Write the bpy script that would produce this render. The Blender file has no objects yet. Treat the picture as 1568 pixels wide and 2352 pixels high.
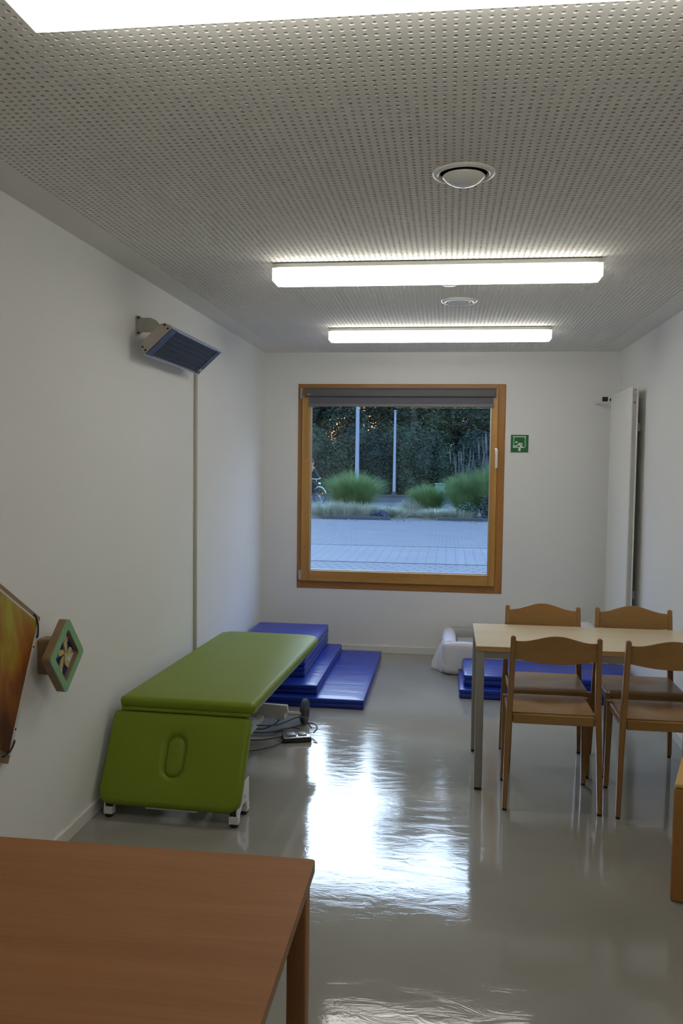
import bpy, bmesh, math, random
import numpy as np
from mathutils import Vector, Matrix, noise
C = bpy.context.scene.collection
PI = math.pi
R = math.radians

# ------------------------------------------------------------------ helpers
def tag(o, label=None, cat=None, group=None, kind=None):
    if label: o['label'] = label
    if cat: o['category'] = cat
    if group: o['group'] = group
    if kind: o['kind'] = kind
    return o

def thing(name, label, cat, loc=(0, 0, 0), rotz=0, group=None):
    o = bpy.data.objects.new(name, None)
    o.empty_display_size = .05
    C.objects.link(o)
    o.location = loc
    o.rotation_euler = (0, 0, rotz)
    return tag(o, label, cat, group)

def inv(root):
    return (Matrix.Translation(root.location) @ Matrix.Rotation(root.rotation_euler.z, 4, 'Z')).inverted()

def obj(name, bm, m=None, parent=None, world=None, smooth=False, mods=None):
    """link a bmesh as one mesh object; world=root transforms world coordinates to the root's frame"""
    if world is not None:
        bmesh.ops.transform(bm, matrix=inv(world), verts=bm.verts)
    bmesh.ops.recalc_face_normals(bm, faces=bm.faces)
    me = bpy.data.meshes.new(name)
    bm.to_mesh(me); bm.free()
    if smooth:
        for p in me.polygons: p.use_smooth = True
        if smooth != 'all' and hasattr(me, 'set_sharp_from_angle'):
            me.set_sharp_from_angle(angle=R(38))
    for mm in (m if isinstance(m, (list, tuple)) else [m]):
        if mm: me.materials.append(mm)
    o = bpy.data.objects.new(name, me)
    C.objects.link(o)
    if parent: o.parent = parent
    return o

def pieces(name, bm, m=None, parent=None, world=None, smooth=False):
    """one object for each disconnected piece of the bmesh"""
    seen = set(); out = []
    bm.verts.index_update(); bm.verts.ensure_lookup_table()
    for v in bm.verts:
        if v.index in seen: continue
        st = [v]; isl = set()
        while st:
            q = st.pop()
            if q.index in isl: continue
            isl.add(q.index)
            for e in q.link_edges: st.append(e.other_vert(q))
        seen |= isl
        nb = bmesh.new(); mp = {i: nb.verts.new(bm.verts[i].co) for i in sorted(isl)}
        for f in bm.faces:
            if f.verts[0].index in isl: nb.faces.new([mp[x.index] for x in f.verts])
        out.append(obj(name, nb, m, parent, world, smooth))
    bm.free()
    return out

def B(): return bmesh.new()

def _join(bm, t, M=None):
    if M is not None: bmesh.ops.transform(t, matrix=M, verts=t.verts)
    me = bpy.data.meshes.new('t'); t.to_mesh(me); t.free(); bm.from_mesh(me); bpy.data.meshes.remove(me)

def box(bm, x0, x1, y0, y1, z0, z1, bev=0, seg=2, M=None, mi=0):
    t = bmesh.new()
    bmesh.ops.create_cube(t, size=1)
    for v in t.verts:
        v.co = Vector(((x0+x1)/2 + v.co.x*(x1-x0), (y0+y1)/2 + v.co.y*(y1-y0), (z0+z1)/2 + v.co.z*(z1-z0)))
    if bev:
        bmesh.ops.bevel(t, geom=t.edges[:], offset=bev, segments=seg, affect='EDGES', profile=.5)
    for f in t.faces: f.material_index = mi
    _join(bm, t, M)
    return bm

def prism(bm, pts, axis, a0, a1, bev=0, seg=2, M=None, mi=0):
    """extrude a 2d outline along an axis: 'X' pts=(y,z), 'Y' pts=(x,z), 'Z' pts=(x,y)"""
    t = bmesh.new()
    def P(p, a):
        return {'X': (a, p[0], p[1]), 'Y': (p[0], a, p[1]), 'Z': (p[0], p[1], a)}[axis]
    v0 = [t.verts.new(P(p, a0)) for p in pts]; v1 = [t.verts.new(P(p, a1)) for p in pts]
    f0 = t.faces.new(v0); f1 = t.faces.new(v1[::-1])
    n = len(pts)
    for i in range(n): t.faces.new((v0[i], v1[i], v1[(i+1) % n], v0[(i+1) % n]))
    bmesh.ops.recalc_face_normals(t, faces=t.faces)
    if bev:
        ed = [e for e in t.edges if f0 in e.link_faces or f1 in e.link_faces]
        bmesh.ops.bevel(t, geom=ed, offset=bev, segments=seg, affect='EDGES', profile=.5)
    for f in t.faces: f.material_index = mi
    _join(bm, t, M)
    return bm

def tube(bm, pts, r, seg=8, caps=True, mi=0):
    pts = [Vector(p) for p in pts]
    rs = r if isinstance(r, (list, tuple)) else [r]*len(pts)
    rings = []
    up = Vector((0, 0, 1)); d0 = (pts[1]-pts[0]).normalized()
    if abs(d0.dot(up)) > .9: up = Vector((1, 0, 0))
    a = d0.cross(up).normalized()
    for i, p in enumerate(pts):
        d = ((pts[min(i+1, len(pts)-1)]-p).normalized() + (p-pts[max(i-1, 0)]).normalized())
        d = d.normalized() if d.length > 1e-6 else d0
        a = (a - d*a.dot(d)).normalized(); b = d.cross(a)
        rings.append([bm.verts.new(p + (a*math.cos(2*PI*k/seg) + b*math.sin(2*PI*k/seg))*rs[i]) for k in range(seg)])
    for i in range(len(rings)-1):
        for k in range(seg):
            f = bm.faces.new((rings[i][k], rings[i][(k+1) % seg], rings[i+1][(k+1) % seg], rings[i+1][k])); f.material_index = mi
    if caps:
        bm.faces.new(rings[0][::-1]).material_index = mi; bm.faces.new(rings[-1]).material_index = mi
    return bm

def lathe(bm, prof, c=(0, 0, 0), seg=48, axis='Z', mi=0):
    rings = []
    for r, z in prof:
        ring = []
        for k in range(seg):
            a = 2*PI*k/seg
            if axis == 'Z': co = (c[0]+r*math.cos(a), c[1]+r*math.sin(a), c[2]+z)
            elif axis == 'X': co = (c[0]+z, c[1]+r*math.cos(a), c[2]+r*math.sin(a))
            else: co = (c[0]+r*math.cos(a), c[1]+z, c[2]+r*math.sin(a))
            ring.append(bm.verts.new(co))
        rings.append(ring)
    for i in range(len(rings)-1):
        for k in range(seg):
            f = bm.faces.new((rings[i][k], rings[i][(k+1) % seg], rings[i+1][(k+1) % seg], rings[i+1][k])); f.material_index = mi
    for rg in (rings[0], rings[-1]):
        try: bm.faces.new(rg).material_index = mi
        except Exception: pass
    return bm

def spline(pts, n=8):
    """catmull-rom through points"""
    P = [Vector(p) for p in pts]; P = [2*P[0]-P[1]] + P + [2*P[-1]-P[-2]]
    out = []
    for i in range(1, len(P)-2):
        for k in range(n):
            t = k/n
            out.append(.5*((2*P[i]) + (P[i+1]-P[i-1])*t + (2*P[i-1]-5*P[i]+4*P[i+1]-P[i+2])*t*t + (3*P[i]-P[i-1]-3*P[i+1]+P[i+2])*t**3))
    out.append(P[-2])
    return out

# ------------------------------------------------------------------ materials
def mat(name, col, rough=.6, metal=0, spec=.5, noise_amt=0, nscale=8, bump=0, bscale=60, coat=0):
    m = bpy.data.materials.new(name); m.use_nodes = True
    nt = m.node_tree; b = nt.nodes['Principled BSDF']
    b.inputs['Base Color'].default_value = (*col, 1); b.inputs['Roughness'].default_value = rough
    b.inputs['Metallic'].default_value = metal; b.inputs['Specular IOR Level'].default_value = spec
    b.inputs['Coat Weight'].default_value = coat
    tc = nt.nodes.new('ShaderNodeTexCoord')
    nz = nt.nodes.new('ShaderNodeTexNoise'); nz.inputs['Scale'].default_value = nscale; nz.inputs['Detail'].default_value = 4
    nt.links.new(tc.outputs['Object'], nz.inputs['Vector'])
    mx = nt.nodes.new('ShaderNodeMixRGB'); mx.blend_type = 'MULTIPLY'; mx.inputs['Fac'].default_value = 1
    mx.inputs['Color1'].default_value = (*col, 1)
    mr = nt.nodes.new('ShaderNodeMapRange'); mr.inputs['To Min'].default_value = 1-noise_amt; mr.inputs['To Max'].default_value = 1+noise_amt
    nt.links.new(nz.outputs['Fac'], mr.inputs['Value']); nt.links.new(mr.outputs['Result'], mx.inputs['Color2'])
    nt.links.new(mx.outputs['Color'], b.inputs['Base Color'])
    if bump:
        n2 = nt.nodes.new('ShaderNodeTexNoise'); n2.inputs['Scale'].default_value = bscale; n2.inputs['Detail'].default_value = 3
        nt.links.new(tc.outputs['Object'], n2.inputs['Vector'])
        bp = nt.nodes.new('ShaderNodeBump'); bp.inputs['Strength'].default_value = bump; bp.inputs['Distance'].default_value = .01
        nt.links.new(n2.outputs['Fac'], bp.inputs['Height']); nt.links.new(bp.outputs['Normal'], b.inputs['Normal'])
    return m

def wood(name, c1, c2, axis='X', rough=.45, scale=14, stretch=.06, coat=0, spec=.5, world=False):
    m = bpy.data.materials.new(name); m.use_nodes = True
    nt = m.node_tree; b = nt.nodes['Principled BSDF']; b.inputs['Roughness'].default_value = rough
    b.inputs['Coat Weight'].default_value = coat; b.inputs['Coat Roughness'].default_value = .2
    b.inputs['Specular IOR Level'].default_value = spec
    tc = nt.nodes.new('ShaderNodeTexCoord'); mp = nt.nodes.new('ShaderNodeMapping')
    mp.inputs['Scale'].default_value = {'X': (stretch, 1, 1), 'Y': (1, stretch, 1), 'Z': (1, 1, stretch)}[axis]
    nt.links.new(tc.outputs['Object'], mp.inputs['Vector'])
    n1 = nt.nodes.new('ShaderNodeTexNoise'); n1.inputs['Scale'].default_value = scale; n1.inputs['Detail'].default_value = 7
    n1.inputs['Roughness'].default_value = .65; n1.inputs['Distortion'].default_value = .4
    n2 = nt.nodes.new('ShaderNodeTexNoise'); n2.inputs['Scale'].default_value = scale*22; n2.inputs['Detail'].default_value = 2
    nt.links.new(mp.outputs['Vector'], n1.inputs['Vector']); nt.links.new(mp.outputs['Vector'], n2.inputs['Vector'])
    ad = nt.nodes.new('ShaderNodeMath'); ad.operation = 'MULTIPLY_ADD'; ad.inputs[1].default_value = .35
    nt.links.new(n2.outputs['Fac'], ad.inputs[0]); nt.links.new(n1.outputs['Fac'], ad.inputs[2])
    cr = nt.nodes.new('ShaderNodeValToRGB')
    cr.color_ramp.elements[0].position = .45; cr.color_ramp.elements[0].color = (*c2, 1)
    cr.color_ramp.elements[1].position = .9; cr.color_ramp.elements[1].color = (*c1, 1)
    nt.links.new(ad.outputs[0], cr.inputs['Fac']); nt.links.new(cr.outputs['Color'], b.inputs['Base Color'])
    return m

def emis(name, col, st):
    m = bpy.data.materials.new(name); m.use_nodes = True
    b = m.node_tree.nodes['Principled BSDF']
    b.inputs['Base Color'].default_value = (.8, .8, .8, 1)
    b.inputs['Emission Color'].default_value = (*col, 1); b.inputs['Emission Strength'].default_value = st
    return m

def N(nt, t, **kw):
    n = nt.nodes.new(t)
    for k, v in kw.items(): setattr(n, k, v)
    return n
def mth(nt, op, a, b=None, c=None):
    n = nt.nodes.new('ShaderNodeMath'); n.operation = op
    for i, v in enumerate((a, b, c)):
        if v is None: continue
        if isinstance(v, (int, float)): n.inputs[i].default_value = v
        else: nt.links.new(v, n.inputs[i])
    return n.outputs[0]

M = {}
M['wall'] = mat('painted_wall', (.80, .80, .78), .75, noise_amt=.015, nscale=2, bump=.04, bscale=180)
M['skirt'] = mat('skirting_white', (.74, .73, .69), .5)
M['ceil'] = mat('ceiling_plaster', (.80, .785, .74), .85)
M['fleece'] = mat('ceiling_fleece', (.012, .011, .012), .95)
M['winwood'] = wood('window_spruce', (.60, .33, .085), (.40, .19, .035), 'Z', .4, 10, .08, coat=.25)
M['winwood_h'] = wood('window_spruce_rail', (.60, .33, .085), (.40, .19, .035), 'X', .4, 10, .08, coat=.25)
M['frame_out'] = wood('window_frame_oiled', (.46, .21, .05), (.30, .12, .022), 'Z', .45, 10, .08)
M['frame_out_h'] = wood('window_frame_oiled_rail', (.46, .21, .05), (.30, .12, .022), 'X', .45, 10, .08)
M['chair'] = wood('beech_lacquered', (.41, .235, .080), (.31, .160, .048), 'X', .36, 9, .12, coat=.2)
M['chairleg'] = wood('beech_lacquered_legs', (.38, .212, .080), (.29, .148, .048), 'Z', .38, 9, .1, coat=.2)
M['maple'] = wood('maple_laminate', (.70, .60, .43), (.60, .50, .34), 'X', .3, 5, .1)
M['mapleedge'] = wood('maple_edge_band', (.52, .33, .15), (.44, .26, .11), 'X', .45, 5, .1)
M['beech'] = wood('beech_laminate', (.335, .145, .048), (.25, .10, .03), 'X', .5, 9, .05, spec=.3)
M['beechedge'] = wood('beech_edge_band', (.36, .20, .075), (.30, .155, .055), 'Y', .45, 8, .06)
M['beechleg'] = wood('beech_table_leg', (.40, .18, .065), (.32, .13, .045), 'Z', .45, 8, .06)
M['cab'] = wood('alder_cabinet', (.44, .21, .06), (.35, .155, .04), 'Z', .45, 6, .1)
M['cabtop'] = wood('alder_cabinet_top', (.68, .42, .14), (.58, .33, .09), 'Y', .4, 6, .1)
M['greysteel'] = mat('grey_lacquered_steel', (.30, .29, .26), .45, metal=.0)
M['white_metal'] = mat('white_lacquered_steel', (.74, .73, .70), .4)
M['lamp_grey'] = mat('lamp_housing_grey', (.50, .50, .47), .5)
M['dirty_white'] = mat('scuffed_white_steel', (.62, .60, .55), .5, noise_amt=.25, nscale=20)
M['black'] = mat('black_rubber', (.015, .015, .016), .6)
M['dkgrey'] = mat('dark_grey_rubber', (.055, .055, .06), .65, bump=.3, bscale=200)
M['galv'] = mat('galvanised_steel', (.42, .41, .36), .45, metal=.55, noise_amt=.2, nscale=30)
M['alu'] = mat('brushed_aluminium', (.50, .44, .38), .38, metal=.6)
M['alurail'] = mat('aluminium_rail', (.55, .53, .52), .3, metal=.8)
M['green'] = mat('green_vinyl', (.182, .245, .013), .42, spec=.3, noise_amt=.04, nscale=5, bump=.10, bscale=420)
M['blue'] = mat('blue_vinyl', (.011, .038, .33), .30, spec=.34, noise_amt=.06, nscale=6)
M['cream'] = mat('radiator_enamel', (.80, .80, .74), .35)
M['blind'] = mat('blind_cassette_grey', (.105, .10, .098), .5)
M['blindcloth'] = mat('blind_cloth', (.12, .12, .15), .7)
M['silver'] = mat('satin_silver', (.62, .62, .62), .3, metal=.7)
M['valve_white'] = mat('valve_white_gloss', (.80, .79, .75), .22)
M['valve_dark'] = mat('duct_dark', (.01, .015, .014), .6)
M['conduit'] = mat('conduit_plastic', (.52, .50, .42), .45)
M['sheet'] = mat('white_cotton_sheet', (.74, .74, .74), .85, noise_amt=.05, nscale=4)
M['grey_inner'] = mat('grey_foam', (.42, .42, .41), .9)
M['beige_inner'] = mat('beige_cushion', (.50, .47, .42), .9)
M['cable'] = mat('grey_brown_cable', (.10, .088, .07), .5)
M['sgreen'] = mat('sign_green', (.008, .135, .04), .4)
M['swhite'] = mat('sign_white', (.60, .72, .60), .5)
M['swhite2'] = mat('sign_luminous', (.20, .42, .20), .5)
M['mint'] = mat('mint_paint', (.22, .42, .22), .5)
M['toywood'] = wood('plywood_edge', (.33, .215, .115), (.24, .145, .07), 'Y', .5, 12, .1)
M['blade'] = wood('maple_blade', (.55, .46, .22), (.45, .36, .15), 'Y', .45, 12, .1)
M['toyblue'] = mat('toy_blue', (.02, .03, .18), .4)
M['toywhite'] = mat('toy_white', (.62, .66, .66), .4)
M['toypink'] = mat('toy_pink', (.35, .22, .20), .5)
M['acryl'] = mat('pale_acrylic', (.60, .59, .55), .35)
M['strap'] = mat('black_elastic', (.012, .011, .010), .7)
M['concrete'] = mat('kerb_concrete', (.05, .055, .065), .8, noise_amt=.2, nscale=5)
M['pole'] = mat('galvanised_post', (.28, .32, .40), .5, metal=.3, noise_amt=.12, nscale=3)
M['tyre'] = mat('bicycle_tyre', (.015, .015, .017), .7)
M['skin'] = mat('skin', (.45, .24, .15), .6)
M['jacket'] = mat('navy_jacket', (.022, .024, .04), .8)
M['trouser'] = mat('dark_trousers', (.018, .018, .024), .85)
M['orange'] = mat('orange_reflector', (.8, .2, .03), .3)
M['hair'] = mat('brown_hair', (.05, .03, .02), .7)

# ribbed dark heater glass
def ribbed():
    m = bpy.data.materials.new('heater_dark_ribs'); m.use_nodes = True
    b = m.node_tree.nodes['Principled BSDF']
    b.inputs['Base Color'].default_value = (.010, .011, .020, 1); b.inputs['Roughness'].default_value = .45; b.inputs['Specular IOR Level'].default_value = .25
    return m
M['ribs'] = ribbed()
M['hsky'] = mat('heater_sky_reflection', (.03, .055, .14), .35, spec=.3, noise_amt=.3, nscale=25)  # blue reflection of window and sky put into the colour of the end strips
M['hyellow'] = mat('heater_sticker', (.45, .48, .08), .5)

# floor: waxed vinyl
def floor_mat():
    m = bpy.data.materials.new('waxed_vinyl_floor'); m.use_nodes = True
    nt = m.node_tree; b = nt.nodes['Principled BSDF']
    tc = N(nt, 'ShaderNodeTexCoord')
    n1 = N(nt, 'ShaderNodeTexNoise'); n1.inputs['Scale'].default_value = 1.3; n1.inputs['Detail'].default_value = 6
    nt.links.new(tc.outputs['Object'], n1.inputs['Vector'])
    cr = N(nt, 'ShaderNodeValToRGB')
    cr.color_ramp.elements[0].position = .3; cr.color_ramp.elements[0].color = (.275, .262, .232, 1)
    cr.color_ramp.elements[1].position = .7; cr.color_ramp.elements[1].color = (.34, .327, .295, 1)
    nt.links.new(n1.outputs['Fac'], cr.inputs['Fac']); nt.links.new(cr.outputs['Color'], b.inputs['Base Color'])
    # wiping streaks across the room: bump and gloss
    mp = N(nt, 'ShaderNodeMapping'); mp.inputs['Scale'].default_value = (3.4, 9, 1); mp.inputs['Rotation'].default_value = (0, 0, .12)
    nt.links.new(tc.outputs['Object'], mp.inputs['Vector'])
    n2 = N(nt, 'ShaderNodeTexNoise'); n2.inputs['Scale'].default_value = 1.6; n2.inputs['Detail'].default_value = 5; n2.inputs['Roughness'].default_value = .6
    n2.inputs['Distortion'].default_value = .8
    nt.links.new(mp.outputs['Vector'], n2.inputs['Vector'])
    bp = N(nt, 'ShaderNodeBump'); bp.inputs['Strength'].default_value = .17; bp.inputs['Distance'].default_value = .004
    nt.links.new(n2.outputs['Fac'], bp.inputs['Height']); nt.links.new(bp.outputs['Normal'], b.inputs['Normal'])
    mr = N(nt, 'ShaderNodeMapRange'); mr.inputs['To Min'].default_value = .045; mr.inputs['To Max'].default_value = .09
    nt.links.new(n1.outputs['Fac'], mr.inputs['Value']); nt.links.new(mr.outputs['Result'], b.inputs['Roughness'])
    b.inputs['IOR'].default_value = 1.52
    return m
M['floor'] = floor_mat()

def glass_mat():
    m = bpy.data.materials.new('window_glass'); m.use_nodes = True
    nt = m.node_tree; nt.nodes.remove(nt.nodes['Principled BSDF']); out = nt.nodes['Material Output']
    tr = N(nt, 'ShaderNodeBsdfTransparent'); tr.inputs['Color'].default_value = (.94, .96, .95, 1)
    gl = N(nt, 'ShaderNodeBsdfGlossy'); gl.inputs['Roughness'].default_value = 0
    lw = N(nt, 'ShaderNodeLayerWeight'); lw.inputs['Blend'].default_value = .5
    p = mth(nt, 'POWER', lw.outputs['Facing'], 5.); f = mth(nt, 'MULTIPLY_ADD', p, .96, .042)
    mx = N(nt, 'ShaderNodeMixShader'); nt.links.new(f, mx.inputs[0]); nt.links.new(tr.outputs[0], mx.inputs[1]); nt.links.new(gl.outputs[0], mx.inputs[2])
    nt.links.new(mx.outputs[0], out.inputs['Surface'])
    return m
M['glass'] = glass_mat()

def paver(name, c, dark, sx, sy, r, jx=None, stag=.5):
    """pavers with open joints: dark dots staggered row by row, or long joints along the depth"""
    m = bpy.data.materials.new(name); m.use_nodes = True
    nt = m.node_tree; b = nt.nodes['Principled BSDF']; b.inputs['Roughness'].default_value = .75
    tc = N(nt, 'ShaderNodeTexCoord'); sp = N(nt, 'ShaderNodeSeparateXYZ'); nt.links.new(tc.outputs['Object'], sp.inputs[0])
    y = mth(nt, 'DIVIDE', sp.outputs[1], sy); row = mth(nt, 'FLOOR', y)
    off = mth(nt, 'MULTIPLY', mth(nt, 'MODULO', mth(nt, 'ABSOLUTE', row), 2.), stag)
    x = mth(nt, 'ADD', mth(nt, 'DIVIDE', sp.outputs[0], sx), off)
    fx = mth(nt, 'ABSOLUTE', mth(nt, 'SUBTRACT', mth(nt, 'FRACT', x), .5)); fy = mth(nt, 'ABSOLUTE', mth(nt, 'SUBTRACT', mth(nt, 'FRACT', y), .5))
    if jx:
        msk = mth(nt, 'GREATER_THAN', fx, .5-jx)
        msk2 = mth(nt, 'GREATER_THAN', fy, .5-jx*sx/sy); msk = mth(nt, 'MAXIMUM', msk, mth(nt, 'MULTIPLY', msk2, .3))
    else:
        d = mth(nt, 'ADD', mth(nt, 'POWER', mth(nt, 'MULTIPLY', fx, sx), 2.), mth(nt, 'POWER', mth(nt, 'MULTIPLY', fy, sy), 2.))
        msk = mth(nt, 'LESS_THAN', d, r*r)
    nz = N(nt, 'ShaderNodeTexNoise'); nz.inputs['Scale'].default_value = 1.2; nz.inputs['Detail'].default_value = 6
    nt.links.new(tc.outputs['Object'], nz.inputs['Vector'])
    cr = N(nt, 'ShaderNodeValToRGB'); cr.color_ramp.elements[0].color = tuple(v*.8 for v in c)+(1,); cr.color_ramp.elements[1].color = tuple(v*1.15 for v in c)+(1,)
    nt.links.new(nz.outputs['Fac'], cr.inputs['Fac'])
    mx = N(nt, 'ShaderNodeMixRGB'); nt.links.new(msk, mx.inputs['Fac']); nt.links.new(cr.outputs['Color'], mx.inputs['Color1'])
    mx.inputs['Color2'].default_value = (*dark, 1)
    nt.links.new(mx.outputs['Color'], b.inputs['Base Color'])
    return m
M['paver'] = paver('dotted_pavers', (.138, .140, .147), (.038, .043, .047), .17, .24, .034)
M['slabs'] = paver('long_slabs', (.155, .158, .166), (.105, .11, .118), .17, .98, 0, jx=.05, stag=0.)

def leafmat(name, c1, c2, sc=.6, rough=.6):
    m = bpy.data.materials.new(name); m.use_nodes = True
    nt = m.node_tree; b = nt.nodes['Principled BSDF']; b.inputs['Roughness'].default_value = rough; b.inputs['Specular IOR Level'].default_value = .15
    tc = N(nt, 'ShaderNodeTexCoord'); nz = N(nt, 'ShaderNodeTexNoise'); nz.inputs['Scale'].default_value = sc; nz.inputs['Detail'].default_value = 5
    nt.links.new(tc.outputs['Object'], nz.inputs['Vector'])
    cr = N(nt, 'ShaderNodeValToRGB'); cr.color_ramp.elements[0].position = .35; cr.color_ramp.elements[1].position = .68
    cr.color_ramp.elements[0].color = (*c1, 1); cr.color_ramp.elements[1].color = (*c2, 1)
    nt.links.new(nz.outputs['Fac'], cr.inputs['Fac']); nt.links.new(cr.outputs['Color'], b.inputs['Base Color'])
    return m
M['leaf'] = leafmat('oak_leaves', (.035, .060, .045), (.066, .105, .068))
M['leaf2'] = leafmat('maple_leaves', (.042, .074, .050), (.080, .128, .076))
M['leaf3'] = leafmat('dark_shrub_leaves', (.025, .045, .038), (.050, .080, .062))
M['miscanthus'] = leafmat('green_grass_blades', (.11, .20, .075), (.24, .35, .15), 3)
M['stipa'] = leafmat('blond_grass_blades', (.26, .30, .23), (.55, .56, .44), 3)
M['plume'] = leafmat('grass_plumes', (.07, .075, .075), (.13, .13, .13), 3)
M['bark'] = leafmat('bark', (.05, .045, .04), (.11, .1, .09), 3)
M['lawn'] = leafmat('verge_grass', (.06, .08, .05), (.13, .15, .10), 1.5)
M['soil'] = leafmat('planting_soil', (.08, .095, .08), (.17, .18, .15), 2)
M['road'] = mat('asphalt', (.045, .047, .055), .8, noise_amt=.2, nscale=8)
M['fallen'] = mat('fallen_leaf_tan', (.28, .17, .07), .7)
M['bluebush'] = leafmat('lavender_leaves', (.04, .065, .09), (.08, .12, .16), 4)
M['boxgreen'] = mat('pale_green_cabinet', (.11, .22, .17), .6)

# ------------------------------------------------------------------ room dimensions (metres; camera stands at x=0, y=0)
WL, WR, D, H = -1.61, 1.405, 7.25, 2.614
RY = -1.6           # rear wall behind the viewer
# --- floor and walls
b = B(); box(b, WL-.15, WR+.15, RY-.15, D+.25, -.12, 0); tag(obj('floor', b, M['floor']), kind='structure')
b = B(); box(b, WL-.15, WL, RY-.15, D+.25, 0, H+.3); tag(obj('wall_left', b, M['wall']), kind='structure')
b = B(); box(b, WR, WR+.15, RY-.15, D+.25, 0, H+.3); tag(obj('wall_right', b, M['wall']), kind='structure')
OX0, OX1, OZ0, OZ1 = -1.308, .478, .552, 2.343      # window opening
b = B()
box(b, WL, OX0, D, D+.14, 0, H+.3); box(b, OX1, WR, D, D+.14, 0, H+.3)
box(b, OX0, OX1, D, D+.14, 0, OZ0); box(b, OX0, OX1, D, D+.14, OZ1, H+.3)
tag(obj('wall_back', b, M['wall']), kind='structure')
DX0, DX1, DZ = -.34, .68, 2.27
b = B()
box(b, WL, DX0, RY-.15, RY, 0, H+.3); box(b, DX1, WR, RY-.15, RY, 0, H+.3); box(b, DX0, DX1, RY-.15, RY, DZ, H+.3)
tag(obj('wall_front', b, M['wall']), kind='structure')
b = B(); box(b, DX0-.05, DX1+.05, RY-.20, RY-.15, 0, DZ+.05)
tag(obj('door_1', b, mat('dark_doorway', (.02, .024, .03), .3)), kind='structure')  # near-black panel stands for the unlit corridor beyond the open doorway
# skirting
for nm, a in (('baseboard_left', (WL, WL+.012, RY, D)), ('baseboard_right', (WR-.012, WR, RY, D)), ('baseboard_back', (WL+.012, WR-.012, D-.012, D))):
    b = B(); box(b, *a, 0, .062, .002, 1); tag(obj(nm, b, M['skirt']), kind='structure')

# --- perforated acoustic ceiling
S = .0252; NXH = 53; Y0 = 2.6351-.0252*50; NY = 226
def perforated():
    nseg = 12
    ang = [R(45+30*k) for k in range(nseg)]
    sq = []
    for a in ang:
        c, s = math.cos(a), math.sin(a); k = .5/max(abs(c), abs(s)); sq.append((c*k*S, s*k*S))
    hr = .0061
    ci = [(math.cos(a)*hr, math.sin(a)*hr) for a in ang]
    base = np.array([(x, y, 0) for x, y in sq] + [(x, y, 0) for x, y in ci] + [(x, y, .0125) for x, y in ci], dtype=np.float32)
    fc = []
    for k in range(nseg):
        j = (k+1) % nseg
        fc.append((k, 12+k, 12+j, j)); fc.append((12+k, 24+k, 24+j, 12+j))
    fc = np.array(fc, dtype=np.int32)
    xs = -.1022 + S*np.arange(-NXH, NXH+1); ys = Y0 + S*np.arange(NY)
    gx, gy = np.meshgrid(xs, ys)
    cx = gx.ravel(); cy = gy.ravel()
    keep = np.ones(len(cx), bool)
    for (vx, vy, vr) in VENTS:
        keep &= (np.abs(cx-vx) > vr) | (np.abs(cy-vy) > vr)
    holes = [(cx[~keep], cy[~keep])]
    cx, cy = cx[keep], cy[keep]; n = len(cx)
    V = base[None, :, :] + np.stack([cx, cy, np.zeros(n)], 1)[:, None, :].astype(np.float32)
    V[:, :, 2] += H
    Fc = (fc[None] + (np.arange(n)*36)[:, None, None]).astype(np.int32)
    me = bpy.data.meshes.new('ceiling')
    nf = n*24
    me.vertices.add(n*36); me.vertices.foreach_set('co', V.ravel())
    me.loops.add(nf*4); me.loops.foreach_set('vertex_index', Fc.ravel())
    me.polygons.add(nf); me.polygons.foreach_set('loop_start', np.arange(nf, dtype=np.int32)*4)
    me.update(calc_edges=True); me.shade_flat(); me.materials.append(M['ceil'])
    o = bpy.data.objects.new('ceiling', me); C.objects.link(o)
    tag(o, kind='structure')
    # plain cells above the valves
    b = B()
    hs = S/2
    for x, y in zip(*holes[0]):
        v = [b.verts.new((x+dx, y+dy, H)) for dx, dy in ((-hs, -hs), (-hs, hs), (hs, hs), (hs, -hs))]; b.faces.new(v)
    x0, x1 = xs[0]-hs, xs[-1]+hs; y0, y1 = ys[0]-hs, ys[-1]+hs
    box(b, WL, x0, RY, D, H, H+.0125); box(b, x1, WR, RY, D, H, H+.0125)
    box(b, x0, x1, RY, y0, H, H+.0125); box(b, x0, x1, y1, D, H, H+.0125)
    tag(obj('ceiling_border', b, M['ceil'], o), kind='structure')
    b = B(); box(b, WL, WR, RY, D, H+.0126, H+.02)
    tag(obj('ceiling_backing', b, M['fleece'], o), kind='structure')
VENTS = [(.033, 2.850, .088), (.047, 5.010, .075)]
perforated()

# ------------------------------------------------------------------ window
wd = bpy.data.objects.new('window_1', None); C.objects.link(wd); wd.location = ((OX0+OX1)/2, D, OZ0); tag(wd, kind='structure')
fr = .052
b = B(); box(b, OX0+.001, OX0+fr, D-.004, D+.075, OZ0+.001, OZ1-.001, .002, 1); obj('frame_stile', b, M['frame_out'], wd, wd)
b = B(); box(b, OX1-fr-.015, OX1-.001, D-.004, D+.075, OZ0+.001, OZ1-.001, .002, 1); obj('frame_stile', b, M['frame_out'], wd, wd)
b = B(); box(b, OX0+fr, OX1-fr-.015, D-.004, D+.075, OZ0+.001, OZ0+.075, .002, 1); obj('frame_rail', b, M['frame_out_h'], wd, wd)
b = B(); box(b, OX0+fr, OX1-fr-.015, D-.004, D+.075, OZ1-.045, OZ1-.001, .002, 1); obj('frame_rail', b, M['frame_out_h'], wd, wd)
sash = bpy.data.objects.new('sash', None); C.objects.link(sash); sash.parent = wd
SX0, SX1, SZ0, SZ1 = -1.268, .412, .618, 2.303
GX0, GX1, GZ0, GZ1 = -1.193, .358, .712, 2.235
yf = D-.026
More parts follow.
